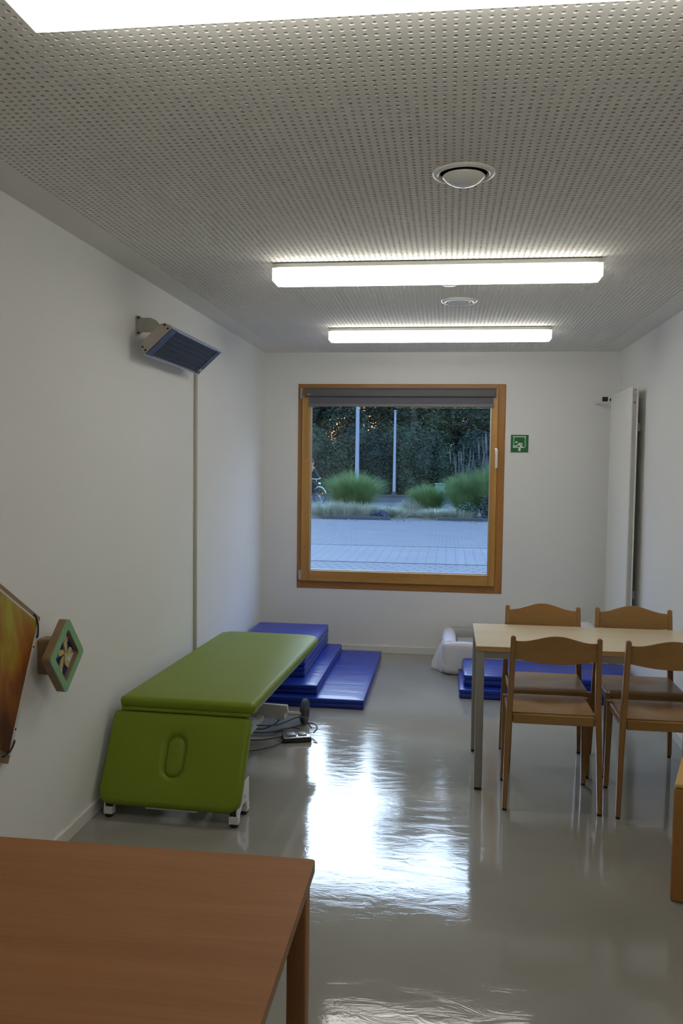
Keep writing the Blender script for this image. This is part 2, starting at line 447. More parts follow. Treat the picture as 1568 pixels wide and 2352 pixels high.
for nm, a, mm in (('sash_stile', (SX0, GX0, SZ0, SZ1), 'winwood'), ('sash_stile', (GX1, SX1, SZ0, SZ1), 'winwood'),
                  ('sash_rail', (GX0, GX1, SZ0, GZ0), 'winwood_h'), ('sash_rail', (GX0, GX1, GZ1, SZ1), 'winwood_h')):
    b = B(); box(b, a[0], a[1], yf, D+.05, a[2], a[3], .004, 2); obj(nm, b, M[mm], sash, wd)
b = B()   # spacer / glazing bead, aluminium
bd = .007
box(b, GX0, GX0+bd, D+.006, D+.03, GZ0, GZ1); box(b, GX1-bd, GX1, D+.006, D+.03, GZ0, GZ1)
box(b, GX0+bd, GX1-bd, D+.006, D+.03, GZ0, GZ0+bd); box(b, GX0+bd, GX1-bd, D+.006, D+.03, GZ1-bd, GZ1)
obj('glazing_spacer', b, M['silver'], sash, wd)
b = B(); box(b, GX0+bd, GX1-bd, D+.010, D+.014, GZ0+bd, GZ1-bd); obj('glass', b, M['glass'], sash, wd)
# handle
b = B(); box(b, .392, .418, yf-.008, yf, 1.745, 1.80, .003, 2); hp = obj('handle_plate', b, M['silver'], sash, wd, smooth=True)
b = B(); tube(b, [(.405, yf-.004, 1.772), (.405, yf-.045, 1.772)], .009, 12)
box(b, .394, .416, yf-.056, yf-.042, 1.632, 1.786, .005, 3); obj('handle', b, M['white_metal'], sash, wd, smooth=True)
for z0, z1 in ((2.214, 2.301), (.629, .715)):
    b = B(); tube(b, [(-1.275, yf-.004, z0), (-1.275, yf-.004, z1)], .010, 12); box(b, -1.286, -1.262, yf-.002, yf+.02, z0+.01, z1-.01)
    obj('hinge', b, M['silver'] if z0 < 1 else M['galv'], wd, wd, smooth=True)
# roller blind hanging on the sash
t = thing('roller_blind', 'dark grey roller blind pulled up at the top of the window', 'blind', (-.42, yf-.03, 2.229))
b = B(); prism(b, [(yf-.052, 2.232), (yf-.055, 2.285), (yf-.046, 2.303), (yf-.001, 2.303), (yf-.001, 2.232)], 'X', -1.232, .388)
obj('cassette', b, M['blind'], t, t)
b = B(); box(b, -1.236, -1.229, yf-.058, yf-.001, 2.228, 2.306, .002, 1); box(b, .385, .392, yf-.058, yf-.001, 2.228, 2.306, .002, 1); pieces('end_cap', b, M['blind'], t, t)
b = B(); box(b, -1.204, .372, yf-.020, yf-.018, 2.17, 2.235); obj('cloth', b, M['blindcloth'], t, t)
b = B(); box(b, -1.207, .378, yf-.026, yf-.012, 2.145, 2.172, .003, 2); obj('bottom_bar', b, mat('blind_bar', (.17, .155, .145), .4), t, t)
b = B(); box(b, -1.212, -1.190, yf-.0562, yf-.053, 2.244, 2.25); obj('badge', b, M['silver'], t, t)
pts = []
for k in range(25):
    a = PI*k/24; pts.append((-1.232+.026*math.cos(a), yf-.012, 1.70-.03*math.sin(a)))
pts = [(-1.206, yf-.012, 2.23)] + pts + [(-1.258, yf-.012, 2.23)]
b = B(); tube(b, pts, .0016, 6); obj('pull_chain', b, M['conduit'], t, t)

# ------------------------------------------------------------------ emergency sign
t = thing('escape_sign', 'green square emergency escape sign with person at window, beside the window frame', 'sign', (.599, D-.002, 1.768))
sx0, sx1, sz0, sz1 = .526, .673, 1.768, 1.915
b = B(); box(b, sx0, sx1, D-.005, D, sz0, sz1, .001, 1); obj('plate', b, M['sgreen'], t, t)
def sp(u, v): return (sx0+u*(sx1-sx0), sz1-v*(sz1-sz0))
def srect(b, u0, v0, u1, v1, y=D-.0065):
    p, q = sp(u0, v0), sp(u1, v1); box(b, p[0], q[0], y, D-.004, q[1], p[1])
b = B(); srect(b, .12, .075, .86, .13); srect(b, .12, .70, .80, .745); pieces('pictogram_window_bars', b, M['swhite'], t, t)
b = B(); srect(b, .12, .13, .21, .70); srect(b, .77, .13, .86, .70); pieces('pictogram_window_sides', b, M['swhite2'], t, t)
def poly(b, pts):
    prism(b, [sp(u, v) for u, v in pts], 'Y', D-.0068, D-.0045)
b = B()
poly(b, [(.42, .45), (.52, .47), (.66, .66), (.72, .70), (.56, .72), (.46, .60)])           # trunk
poly(b, [(.46, .52), (.44, .60), (.33, .68), (.13, .66), (.14, .61), (.30, .61), (.40, .54)])  # leg reaching out
poly(b, [(.47, .46), (.62, .45), (.67, .47), (.67, .62), (.62, .60), (.62, .50), (.49, .51)])   # arm
poly(b, [(.28+.065*math.cos(a)+.04, .42+.065*math.sin(a)) for a in [2*PI*k/16 for k in range(16)]])  # head
srect(b, .43, .74, .56, .93, D-.0068)                                                         # ladder foot
obj('pictogram_person', b, M['swhite'], t, t)

# ------------------------------------------------------------------ ceiling lamps
LAMP = emis('lamp_diffuser', (1.0, .968, .885), 11.9)
LAMPEND = emis('lamp_end_cap', (1.0, .97, .9), 1.3)
def PRF(y): return [(y, H-.0865), (y, H-.029), (y+.004, H-.025), (y+.141, H-.025), (y+.145, H-.029), (y+.145, H-.0865), (y+.140, H-.0885), (y+.005, H-.0885)]
def lamp(y, label):
    t = thing('ceiling_lamp', label, 'lamp', (-.084, y+.07, H), group='long white ceiling lamps')
    x0, x1 = -.858, .690
    b = B(); box(b, x0+.004, x1-.004, y+.001, y+.144, H-.0245, H-.004, .002, 1); obj('housing', b, M['lamp_grey'], t, t)
    b = B(); box(b, x0+.03, x1-.03, y+.03, y+.11, H-.004, H); obj('shadow_gap_strip', b, M['black'], t, t)  # black strip draws the shadow line in the gap below the ceiling
    b = B(); prism(b, PRF(y), 'X', x0+.026, x1-.026)
    obj('diffuser', b, LAMP, t, t)
    for a0, a1 in ((x0, x0+.0255), (x1-.0255, x1)):
        b = B(); prism(b, PRF(y), 'X', a0, a1, .002, 1); obj('end_cap', b, LAMPEND, t, t)
lamp(1.535, 'long white ceiling lamp nearest the camera, cut off by the top edge')
lamp(4.01, 'long lit white ceiling lamp between the two round vents')
lamp(5.93, 'long lit white ceiling lamp nearest the window wall')

# ------------------------------------------------------------------ ceiling valves
t = thing('ceiling_vent', 'large round white ceiling vent with bulging centre disc, nearest the camera', 'vent', (.033, 2.850, H), group='round ceiling vents')
b = B(); lathe(b, [(.078, .03), (.081, 0), (.084, -.008), (.090, -.010), (.099, -.007), (.105, -.001), (.105, .001)], (0, 0, 0), 64); obj('ring', b, M['valve_white'], t, smooth='all')
b = B(); lathe(b, [(.002, -.040), (.020, -.0405), (.038, -.037), (.056, -.027), (.068, -.016), (.071, -.012), (.068, -.009), (.03, -.006), (.002, -.006)], (0, 0, 0), 64); obj('centre_disc', b, M['valve_white'], t, smooth='all')
b = B(); lathe(b, [(.0775, .000), (.0775, .012)], (0, 0, 0), 48); box(b, -.07, .07, -.07, .07, .0115, .0120); obj('duct', b, M['valve_dark'], t)
t = thing('ceiling_vent', 'smaller-looking round white ceiling vent between the two far ceiling lamps', 'vent', (.047, 5.010, H), group='round ceiling vents')
b = B(); lathe(b, [(.070, .012), (.074, -.004), (.080, -.012), (.092, -.013), (.102, -.008), (.107, -.001), (.107, .001)], (0, 0, 0), 64); obj('ring', b, M['valve_white'], t, smooth='all')
b = B(); lathe(b, [(.002, -.006), (.050, -.006), (.060, -.012), (.066, -.010), (.068, 0), (.066, .008), (.002, .008)], (0, 0, 0), 64); obj('centre_disc', b, M['valve_white'], t, smooth='all')
t = thing('smoke_detector', 'small round white detector just peeking out below the middle ceiling lamp', 'detector', (-.01, 4.47, H))
b = B(); lathe(b, [(.002, -.026), (.035, -.025), (.044, -.020), (.048, -.010), (.052, -.008), (.052, 0), (.002, 0)], (0, 0, 0), 40); obj('detector_body', b, M['valve_white'], t, smooth=True)
b = B(); lathe(b, [(.0455, -.019), (.0475, -.015), (.0482, -.011)], (0, 0, 0), 40); obj('air_slot', b, M['valve_dark'], t)

# ------------------------------------------------------------------ infrared heater on the left wall
t = thing('radiant_heater', 'long tilted radiant heater with dark ribbed face bracketed on the left wall', 'heater', (-1.46, 4.57, 2.25))
hy0, hy1 = 4.10, 5.03
U = Vector((.143, 0, .131)).normalized(); Nn = Vector((.131, 0, -.143)).normalized()   # across the face, and out of the face
c0 = Vector((-1.53, 0, 2.19))
def HP(u, n, y): p = c0+U*u-Nn*n; return (p.x, y, p.z)    # n>0 goes into the body
W = .194
prof = [(0, 0), (W, 0), (W+.004, .012), (W-.012, .045), (W-.035, .056), (.035, .056), (.012, .045), (-.004, .012)]
b = B(); prism(b, [(HP(u, n, 0)[0], HP(u, n, 0)[2]) for u, n in [(0, .002), (W, .002)]+prof[2:]], 'Y', hy0+.006, hy1-.006); obj('housing', b, M['alurail'], t, t)
for yy in ((hy0, hy0+.006), (hy1-.006, hy1)):
    b = B(); prism(b, [(HP(u, n, 0)[0], HP(u, n, 0)[2]) for u, n in prof], 'Y', yy[0], yy[1], .001, 1)
    e = obj('end_cap', b, M['alu'], t, t)
    if yy[0] == hy0:
        for u, n in ((.018, .012), (.018, .034), (W-.018, .012), (W-.018, .036)):
            b = B(); lathe(b, [(.0055, 0), (.0055, -.002), (.001, -.003)], HP(u, n, hy0), 12, 'Y'); obj('screw', b, M['black'], e, t)
b = B(); t1 = []
nr = 6
# ribbed face: shallow trough profile extruded along the length
ry0, ry1 = hy0+.105, hy1-.085
pts = []
for k in range(61):
    u = .008+(W-.016)*k/60; pts.append((u, .0015+.004*(.5+.5*math.cos(2*PI*nr*k/60))))
def strip(b, pts, y0, y1):
    a = [b.verts.new(HP(u, n, y0)) for u, n in pts]; c = [b.verts.new(HP(u, n, y1)) for u, n in pts]
    for i in range(len(pts)-1): b.faces.new((a[i], a[i+1], c[i+1], c[i]))
strip(b, [(u, n-.0035) for u, n in pts], ry0, ry1); obj('ribbed_face', b, M['ribs'], t, t, smooth='all')
for y0, y1 in ((hy0+.012, ry0-.012), (ry1+.012, hy1-.008)):
    b = B(); strip(b, [(.006, -.001), (W-.006, -.001)], y0, y1); obj('sky_tinted_end_strip', b, M['hsky'], t, t)
for y0 in (ry0-.012, ry1):
    b = B(); strip(b, [(.004, -.0015), (W-.004, -.0015)], y0, y0+.012); obj('seal', b, M['black'], t, t)
b = B(); strip(b, [(.022, -.0025), (.04, -.0025)], hy1-.07, hy1-.02); obj('sticker', b, M['hyellow'], t, t)
b = B()
for u in (-.001, W+.001):
    p = [HP(u, -.002, hy0), HP(u, -.002, hy1)]; tube(b, p, .003, 6)
pieces('edge_rail', b, M['alurail'], t, t)
for yb in (4.19, 4.92):
    b = B(); prism(b, [(-1.608, 2.300), (-1.608, 2.400), (-1.585, 2.398), (-1.577, 2.388), (-1.53, 2.388), (-1.50, 2.375), (-1.47, 2.34), (-1.478, 2.32), (-1.50, 2.314), (-1.575, 2.314), (-1.585, 2.303)], 'Y', yb-.002, yb+.002)
    box(b, WL, WL+.003, yb, yb+.04, 2.300, 2.40)
    obj('bracket', b, M['galv'], t, t)
    if yb < 4.5:
        b = B()
        for z in (2.388, 2.312): lathe(b, [(.006, 0), (.006, -.004), (.002, -.005)], (-1.594, yb-.002, z), 10, 'Y')
        pieces('bracket_bolt', b, M['black'], t, t)
# conduit down the wall
b = B(); tube(b, [(WL+.009, 5.20, .06), (WL+.009, 5.20, 2.25)], .0125, 12)
o = obj('cable_conduit', b, M['conduit'], smooth=True); tag(o, 'thin beige vertical conduit running down the left wall from the heater', 'conduit')

# ------------------------------------------------------------------ radiator on the right wall
t = thing('radiator', 'tall narrow white panel radiator standing upright on the right wall', 'radiator', (1.325, 6.65, .43))
b = B(); box(b, 1.300, 1.312, 6.265, 7.035, .43, 2.232, .004, 2); obj('front_panel', b, M['cream'], t, t)
b = B(); box(b, 1.338, 1.350, 6.265, 7.035, .43, 2.232, .004, 2); obj('rear_panel', b, M['cream'], t, t)
b = B(); box(b, 1.313, 1.337, 6.275, 6.285, .45, 2.21); box(b, 1.313, 1.337, 7.015, 7.025, .45, 2.21); box(b, 1.313, 1.337, 6.285, 7.015, 2.19, 2.20)
for k in range(11): box(b, 1.313, 1.337, 6.34+k*.062, 6.343+k*.062, .46, 2.18)
obj('fins', b, mat('radiator_inner', (.55, .56, .52), .5), t, t)
b = B(); tube(b, [(1.325, 6.262, 2.19), (1.325, 6.276, 2.19)], .014, 16); obj('bleed_plug', b, M['silver'], t, t, smooth=True)
b = B(); tube(b, [(1.325, 6.266, 2.12), (1.325, 6.276, 2.12)], .006, 10); obj('red_mark', b, mat('red_mark', (.5, .03, .02), .5), t, t)
b = B(); tube(b, [(1.325, 7.03, 2.20), (1.325, 7.06, 2.20), (1.30, 7.075, 2.20)], .011, 12); tube(b, [(1.28, 7.075, 2.205), (1.24, 7.075, 2.205)], .019, 16); obj('valve', b, M['black'], t, t, smooth=True)
b = B(); tube(b, spline([(1.255, 7.08, 2.20), (1.235, 7.12, 2.19), (1.225, 7.16, 2.185), (1.222, 7.245, 2.185)]), .009, 12); lathe(b, [(.022, 0), (.02, -.006), (.009, -.008)], (1.222, 7.25, 2.185), 20, 'Y'); obj('supply_pipe', b, M['white_metal'], t, t, smooth=True)
for z in (1.95, .7):
    b = B(); box(b, 1.350, WR-.002, 6.42, 6.45, z-.03, z+.03); box(b, 1.350, WR-.002, 6.86, 6.89, z-.03, z+.03); pieces('wall_bracket', b, M['white_metal'], t, t)

# ------------------------------------------------------------------ chairs
def make_chair(label):
    """local frame: x across, y from the back posts (0) towards the seat front (.38), z up"""
    t = thing('wooden_chair', label, 'chair', group='matching beech chairs around the pale table')
    def leg(pts, w, d, m=M['chairleg'], nm='leg'):
        b = B(); rings = []
        for (x, y, z, sc) in pts:
            rings.append([b.verts.new((x+sx*w/2*sc, y+sy*d/2*sc, z)) for sx, sy in ((-1, -1), (1, -1), (1, 1), (-1, 1))])
        for i in range(len(rings)-1):
            for k in range(4): b.faces.new((rings[i][k], rings[i][(k+1) % 4], rings[i+1][(k+1) % 4], rings[i+1][k]))
        b.faces.new(rings[0][::-1]); b.faces.new(rings[-1])
        bmesh.ops.recalc_face_normals(b, faces=b.faces)
        ed = [e for e in b.edges if abs((e.verts[0].co-e.verts[1].co).z) > .01 or min(e.verts[0].co.z, e.verts[1].co.z) > .8]
        bmesh.ops.bevel(b, geom=ed, offset=.005, segments=2, affect='EDGES')
        return obj(nm, b, m, t, smooth=True)
    for s in (-1, 1):
        leg([(s*.2215, -.012, .012, .82), (s*.214, .004, .30, 1.0), (s*.207, .010, .46, 1.05), (s*.201, .002, .66, 1), (s*.1985, -.018, .848, .9)], .026, .034)
        leg([(s*.207, .372, .012, .78), (s*.200, .366, .46, 1.05)], .030, .034)
        for y in (-.012, .372):
            b = B(); lathe(b, [(.010, 0), (.0105, .012)], (s*(.2215 if y < 0 else .207), y, 0), 12); obj('glide', b, M['black'], t)
    # seat: thin dished ply
    b = B(); nx, ny = 16, 14
    def zt(u, v):
        return .470 - .010*math.exp(-((u/.55)**2+((v-.42)/.30)**2)*1.4) - .010*max(0, (v-.86)/.14)**2
    g = {}; h = {}
    for i in range(nx+1):
        for j in range(ny+1):
            u = -1+2*i/nx; v = j/ny; w = .196-.004*v
            x = u*w; y = .026+v*.365
            g[i, j] = b.verts.new((x, y, zt(u, v))); h[i, j] = b.verts.new((x, y, zt(u, v)-.013))
    for i in range(nx):
        for j in range(ny):
            b.faces.new((g[i, j], g[i+1, j], g[i+1, j+1], g[i, j+1])); b.faces.new((h[i, j], h[i, j+1], h[i+1, j+1], h[i+1, j]))
    for i in range(nx):
        b.faces.new((g[i, 0], h[i, 0], h[i+1, 0], g[i+1, 0])); b.faces.new((g[i, ny], g[i+1, ny], h[i+1, ny], h[i, ny]))
    for j in range(ny):
        b.faces.new((g[0, j], g[0, j+1], h[0, j+1], h[0, j])); b.faces.new((g[nx, j], h[nx, j], h[nx, j+1], g[nx, j+1]))
    obj('seat', b, M['chair'], t, smooth=True)
    b = B(); box(b, -.190, .190, .004, .020, .420, .466, .003, 1); obj('rear_rail', b, M['chair'], t)
    b = B(); box(b, -.182, .182, .360, .378, .418, .452, .003, 1); obj('front_rail', b, M['chair'], t)
    for s in (-1, 1):
        b = B(); box(b, s*.198-.009, s*.198+.009, .026, .350, .418, .454, .003, 1); obj('side_rail', b, M['chairleg'], t)
    # curved backrest with arched top edge
    b = B(); n = 40; th = .011
    fr_, bk = [], []
    for i in range(n+1):
        u = -1+2*i/n; x = u*.190
        yb = -.010 - .034*(1-u*u)           # bows away from the sitter
        arch = .5+.5*math.cos(PI*min(1, abs(u)/.93))
        zt_ = .824+.034*arch; zb = .739-.016*(1-u*u)
        fr_.append((x, yb, zb, zt_))
    cols = []
    for x, y, zb, z1 in fr_:
        col = []
        for k in range(7):
            z = zb+(z1-zb)*k/6; col.append((b.verts.new((x, y+.004-(z-.78)*.08, z)), b.verts.new((x, y+.004-th-(z-.78)*.08, z))))
        cols.append(col)
    for i in range(n):
        for k in range(6):
            b.faces.new((cols[i][k][0], cols[i+1][k][0], cols[i+1][k+1][0], cols[i][k+1][0]))
            b.faces.new((cols[i][k][1], cols[i][k+1][1], cols[i+1][k+1][1], cols[i+1][k][1]))
        b.faces.new((cols[i][6][0], cols[i+1][6][0], cols[i+1][6][1], cols[i][6][1]))
        b.faces.new((cols[i][0][0], cols[i][0][1], cols[i+1][0][1], cols[i+1][0][0]))
    for c in (cols[0], cols[-1]):
        for k in range(6): b.faces.new((c[k][0], c[k][1], c[k+1][1], c[k+1][0]))
    obj('backrest', b, M['chair'], t, smooth=True)
    return t
def copy_tree(o, parent=None):
    c = o.copy(); C.objects.link(c); c.parent = parent
    for ch in list(o.children): copy_tree(ch, c)
    return c
ch0 = make_chair('beech chair with its back turned, at the near left end of the pale table')
spots = [(.523, 4.015, 0, None),
         (1.047, 3.995, 0, 'beech chair with its back turned, cut off by the right photo edge'),
         (.558, 4.868, PI, 'beech chair on the far side of the pale table, nearer the window'),
         (1.064, 4.880, PI, 'beech chair on the far side of the pale table, in front of the radiator')]
for i, (x, y, rz, lb) in enumerate(spots):
    o = ch0 if i == 0 else copy_tree(ch0)
    o.location = (x, y, 0); o.rotation_euler = (0, 0, rz)
    if lb: o['label'] = lb

# ------------------------------------------------------------------ pale table with steel legs
t = thing('dining_table', 'pale maple laminate table with grey steel legs and four chairs', 'table', (.77, 4.53, 0))
TX0, TX1, TY0, TY1, TZ = .160, 1.385, 4.225, 4.845, .742
b = B(); box(b, TX0, TX1, TY0, TY1, TZ-.001, TZ); obj('tabletop', b, M['maple'], t, t)
b = B(); box(b, TX0, TX1, TY0, TY1, TZ-.026, TZ-.001, .0015, 1); obj('edge_band', b, M['mapleedge'], t, t)
for x in (TX0+.003, TX1-.043):
    for y in (TY0+.003, TY1-.043):
        b = B(); box(b, x, x+.040, y, y+.040, .014, TZ-.027, .003, 2); l = obj('leg', b, M['greysteel'], t, t, smooth=True)
        b = B(); box(b, x+.002, x+.038, y+.002, y+.038, 0, .014); obj('foot_cap', b, M['black'], l, t)
for a in ((TX0+.043, TX1-.043, TY0+.006, TY0+.036), (TX0+.043, TX1-.043, TY1-.036, TY1-.006)):
    b = B(); box(b, *a, TZ-.062, TZ-.027); obj('frame_rail', b, M['greysteel'], t, t)
for x in (TX0+.006, TX1-.036):
    b = B(); box(b, x, x+.03, TY0+.043, TY1-.043, TZ-.062, TZ-.027); obj('frame_rail', b, M['greysteel'], t, t)

# ------------------------------------------------------------------ foreground table
t = thing('beech_table', 'reddish-brown beech table in the bottom left foreground', 'table', (-.89, 1.50, 0))
BX0, BX1, BY0, BY1, BZ = -1.49, -.290, 1.10, 1.897, .720
def rrect(x0, x1, y0, y1, r, n=6):
    o = []
    for cx, cy, a0 in ((x1-r, y1-r, 0), (x0+r, y1-r, 90), (x0+r, y0+r, 180), (x1-r, y0+r, 270)):
        for k in range(n+1):
            a = R(a0+90*k/n); o.append((cx+r*math.cos(a), cy+r*math.sin(a)))
    return o
b = B(); prism(b, rrect(BX0, BX1, BY0, BY1, .012), 'Z', BZ-.0012, BZ); obj('tabletop', b, M['beech'], t, t)
b = B(); prism(b, rrect(BX0, BX1, BY0, BY1, .012), 'Z', BZ-.025, BZ-.0012); obj('edge_band', b, M['beechedge'], t, t)
for x in (BX0+.01, BX1-.055):
    for y in (BY0+.01, BY1-.07):
        b = B(); box(b, x, x+.045, y, y+.055, 0, BZ-.025, .005, 3); obj('leg', b, M['beechleg'], t, t, smooth=True)
for a in ((BX0+.055, BX1-.055, BY1-.045, BY1-.025), (BX0+.055, BX1-.055, BY0+.025, BY0+.045)):
    b = B(); box(b, *a, BZ-.085, BZ-.025); obj('apron', b, M['beechleg'], t, t)

# ------------------------------------------------------------------ low cabinet at the right edge
t = thing('low_cabinet', 'low brown wooden cabinet at the right edge of the photo, set askew', 'cabinet', (.872, 3.238, 0), R(-19))
b = B(); box(b, 0, .42, 0, .34, .0, .440, .010, 3); obj('body', b, M['cab'], t, smooth=True)
b = B(); box(b, .003, .42, .0, .34, .441, .459, .007, 3); obj('cabinet_top', b, M['cabtop'], t, smooth=True)

# ------------------------------------------------------------------ treatment couch
def cushion(bm, x0, x1, y0, y1, z0, z1, r, rfar, ex=.028, puff=.004):
    """upholstered slab: plan with round corners (r), soft edge profile (ex), drawn in to the bottom"""
    hx, hy = (x1-x0)/2, (y1-y0)/2; cx, cy = (x0+x1)/2, (y0+y1)/2
    n = 12
    def ring(ins, z):
        o = []
        for sx, sy, a0 in ((1, 1, 0), (-1, 1, 90), (-1, -1, 180), (1, -1, 270)):
            rr = max((rfar if sy > 0 else r)-ins, .004)
            for k in range(n+1):
                a = R(a0+90*k/n); o.append((cx+sx*(hx-ins-rr)+rr*math.cos(a), cy+sy*(hy-ins-rr)+rr*math.sin(a), z))
        return [bm.verts.new(p) for p in o]
    th = z1-z0
    prof = [(ex*.55, z0), (ex*.18, z0+th*.08), (0, z0+th*.35), (0, z0+th*.55)]
    for k in range(1, 9):
        a = PI/2*k/8; prof.append((ex*(1-math.cos(a)), z0+th*.55+(th*.45-puff)*math.sin(a)))
    prof += [(ex*1.8, z1-puff*.6), (ex*3.2, z1-puff*.15), (ex*4.5, z1)]
    rings = [ring(i, z) for i, z in prof]
    m = len(rings[0])
    for i in range(len(rings)-1):
        for k in range(m): bm.faces.new((rings[i][k], rings[i][(k+1) % m], rings[i+1][(k+1) % m], rings[i+1][k]))
    bm.faces.new(rings[0][::-1]); bm.faces.new(rings[-1])
t = thing('treatment_couch', 'green upholstered treatment couch with folded-down head section, against the left wall', 'couch', (-1.2165, 3.800, 0), R(-2.3))
b = B(); cushion(b, -.337, .337, 0, 1.65, .462, .522, .03, .10); obj('mattress', b, M['green'], t, smooth='all')
# folded-down head section with breathing hole plug
L = .432; W2 = .342
th0 = Vector((0, -.185, -.345)).normalized()            # down along the panel
nrm = Vector((0, -.345, .185)).normalized()             # facing the camera and up
top = Vector((-.018, -.004, .458))
def PM():
    # local: x across, y along panel downwards, z out of face
    m = Matrix.Identity(4)
    m.col[0] = Vector((-1, 0, 0, 0)); m.col[1] = Vector((*th0, 0)); m.col[2] = Vector((*nrm, 0)); m.col[3] = Vector((*top, 1))
    return m
def head_panel():
    bm = B(); n = 10; r0, r1 = .030, .062
    hole = []
    hw, hl, hc = .0455, .094, .202
    th = .055
    def outline0(ins):
        o = []
        for sx, cyv, rr, a0 in ((1, L, r1, 0), (-1, L, r1, 90), (-1, 0, r0, 180), (1, 0, r0, 270)):
            rr2 = max(rr-ins, .004)
            sy = 1 if cyv else -1
            yy = cyv-ins-rr2 if cyv else ins+rr2
            for k in range(n+1):
                a = R(a0+90*k/n); o.append((sx*(W2-ins-rr2)+rr2*math.cos(a), yy+rr2*math.sin(a)))
        return o
    def stadium(w, l):
        o = []
        for k in range(49): a = PI*k/48; o.append((w*math.cos(a), hc+(l-w)+w*math.sin(a)))
        for k in range(49): a = PI+PI*k/48; o.append((w*math.cos(a), hc-(l-w)+w*math.sin(a)))
        return o
    def polar(pts):
        """resample an outline at the common set of directions from the slot centre"""
        out = []; n_ = len(pts)
        for a in DIRS:
            dx, dy = math.cos(a), math.sin(a); best = None
            for i in range(n_):
                x0, y0 = pts[i][0], pts[i][1]-hc; x1, y1 = pts[(i+1) % n_][0], pts[(i+1) % n_][1]-hc
                ex_, ey_ = x1-x0, y1-y0; den = dx*ey_-dy*ex_
                if abs(den) < 1e-12: continue
                tt = (x0*ey_-y0*ex_)/den; uu = (x0*dy-y0*dx)/den
                if tt > 0 and -1e-6 <= uu <= 1+1e-6 and (best is None or tt < best): best = tt
            out.append((dx*best, hc+dy*best))
        return out
    raw = [math.atan2(y-hc, x) for x, y in outline0(0)+outline0(.024)] + [math.atan2(y-hc, x) for x, y in stadium(hw, hl)]
    raw.sort(); DIRS = []
    for a in raw:
        if not DIRS or a-DIRS[-1] > .006: DIRS.append(a)
    def slot(w, l): return polar(stadium(w, l))
    def outline(ins): return polar(outline0(ins))
    ex = .024
    rings = []
    def R_(pts, z): rings.append([bm.verts.new((x, y, z)) for x, y in pts])
    R_(outline(ex*.5), -th); R_(outline(0), -th*.75); R_(outline(0), -th*.42)
    for k in range(1, 7):
        a = PI/2*k/6; R_(outline(ex*(1-math.cos(a))), -th*.42+th*.40*math.sin(a))
    # across the face to the slot
    o1 = outline(ex*2.4)
    R_(o1, 0)
    R_(slot(hw+.026, hl+.026), -.001); R_(slot(hw+.014, hl+.014), -.004); R_(slot(hw+.004, hl+.004), -.012); R_(slot(hw-.001, hl-.001), -.024)
    R_(slot(hw-.004, hl-.004), -.015); R_(slot(hw-.012, hl-.012), -.009); R_(slot(hw-.03, hl-.03), -.0075); R_(slot(.004, .03), -.0075)
    m = len(rings[0])
    for i in range(len(rings)-1):
        for k in range(m): bm.faces.new((rings[i][k], rings[i][(k+1) % m], rings[i+1][(k+1) % m], rings[i+1][k]))
    bm.faces.new(rings[0][::-1]); bm.faces.new(rings[-1])
    bmesh.ops.transform(bm, matrix=PM(), verts=bm.verts)
    return bm
obj('head_section', head_panel(), M['green'], t, smooth='all')
b = B(); box(b, -.322, .318, -.004, .04, .452, .470, .006, 3); obj('hinge_cushion', b, M['green'], t, smooth=True)
b = B(); box(b, -.13, .12, -.175, -.160, .050, .062, .003, 1); obj('head_section_lever', b, M['white_metal'], t)
# under frame
b = B()
for s in (-1, 1): box(b, s*.26-.018, s*.26+.018, .02, 1.58, .415, .455)
for y in (.10, .8, 1.5): box(b, -.242, .242, y, y+.04, .418, .452)
obj('upper_frame', b, M['white_metal'], t)
b = B()
for s in (-1, 1): box(b, s*.12-.06-.018, s*.12-.06+.018, -.02, 1.18, .072, .105)
obj('base_rail', b, M['white_metal'], t)
for s in (-1, 1):
    b = B()
    for (y0, z0, y1, z1) in ((.12, .10, 1.05, .43), (1.15, .10, .35, .43)):
        pass
    tube(b, [(s*.09-.06, .25, .10), (s*.09-.06, 1.00, .43)], .016, 8); tube(b, [(s*.06-.06, 1.05, .10), (s*.06-.06, .35, .43)], .016, 8)
    obj('lift_arm', b, M['white_metal'], t)
b = B(); tube(b, [(-.06, .45, .12), (-.06, .95, .40)], .026, 14); obj('lift_motor', b, M['dkgrey'], t, smooth=True)
# rear cross beam with wheels, front cross beam with feet
b = B(); prism(b, [(-.24, .075), (.17, .085), (.225, .125), (.22, .165), (0, .170), (-.24, .165)], 'Y', 1.18, 1.21); obj('rear_beam', b, M['dirty_white'], t)
b = B(); tube(b, [(.18, 1.30, .085), (.285, 1.30, .085)], .012, 12); tube(b, [(-.28, 1.30, .085), (-.15, 1.30, .085)], .012, 12); box(b, .15, .20, 1.2, 1.32, .07, .10); box(b, -.20, -.15, 1.2, 1.32, .07, .10); pieces('axle', b, M['dirty_white'], t)
for s in (-1, 1):
    b = B(); lathe(b, [(.03, -.018), (.066, -.020), (.079, -.013), (.0805, 0), (.079, .013), (.066, .020), (.03, .018)], (s*.292, 1.37, .0805), 36, 'X'); w = obj('wheel', b, M['dkgrey'], t, smooth=True)
    b = B(); lathe(b, [(.004, -.022), (.026, -.022), (.03, -.016), (.03, .016), (.026, .022), (.004, .022)], (s*.292, 1.37, .0805), 24, 'X'); obj('hub', b, M['black'], w, smooth=True)
b = B(); tube(b, [(-.272, 1.30, .085), (-.272, 1.37, .0805)], .01, 8); tube(b, [(.272, 1.30, .085), (.272, 1.37, .0805)], .01, 8); pieces('wheel_fork', b, M['dirty_white'], t)
b = B(); box(b, -.28, .28, -.06, -.02, .078, .112, .003, 1); obj('front_beam', b, M['white_metal'], t)
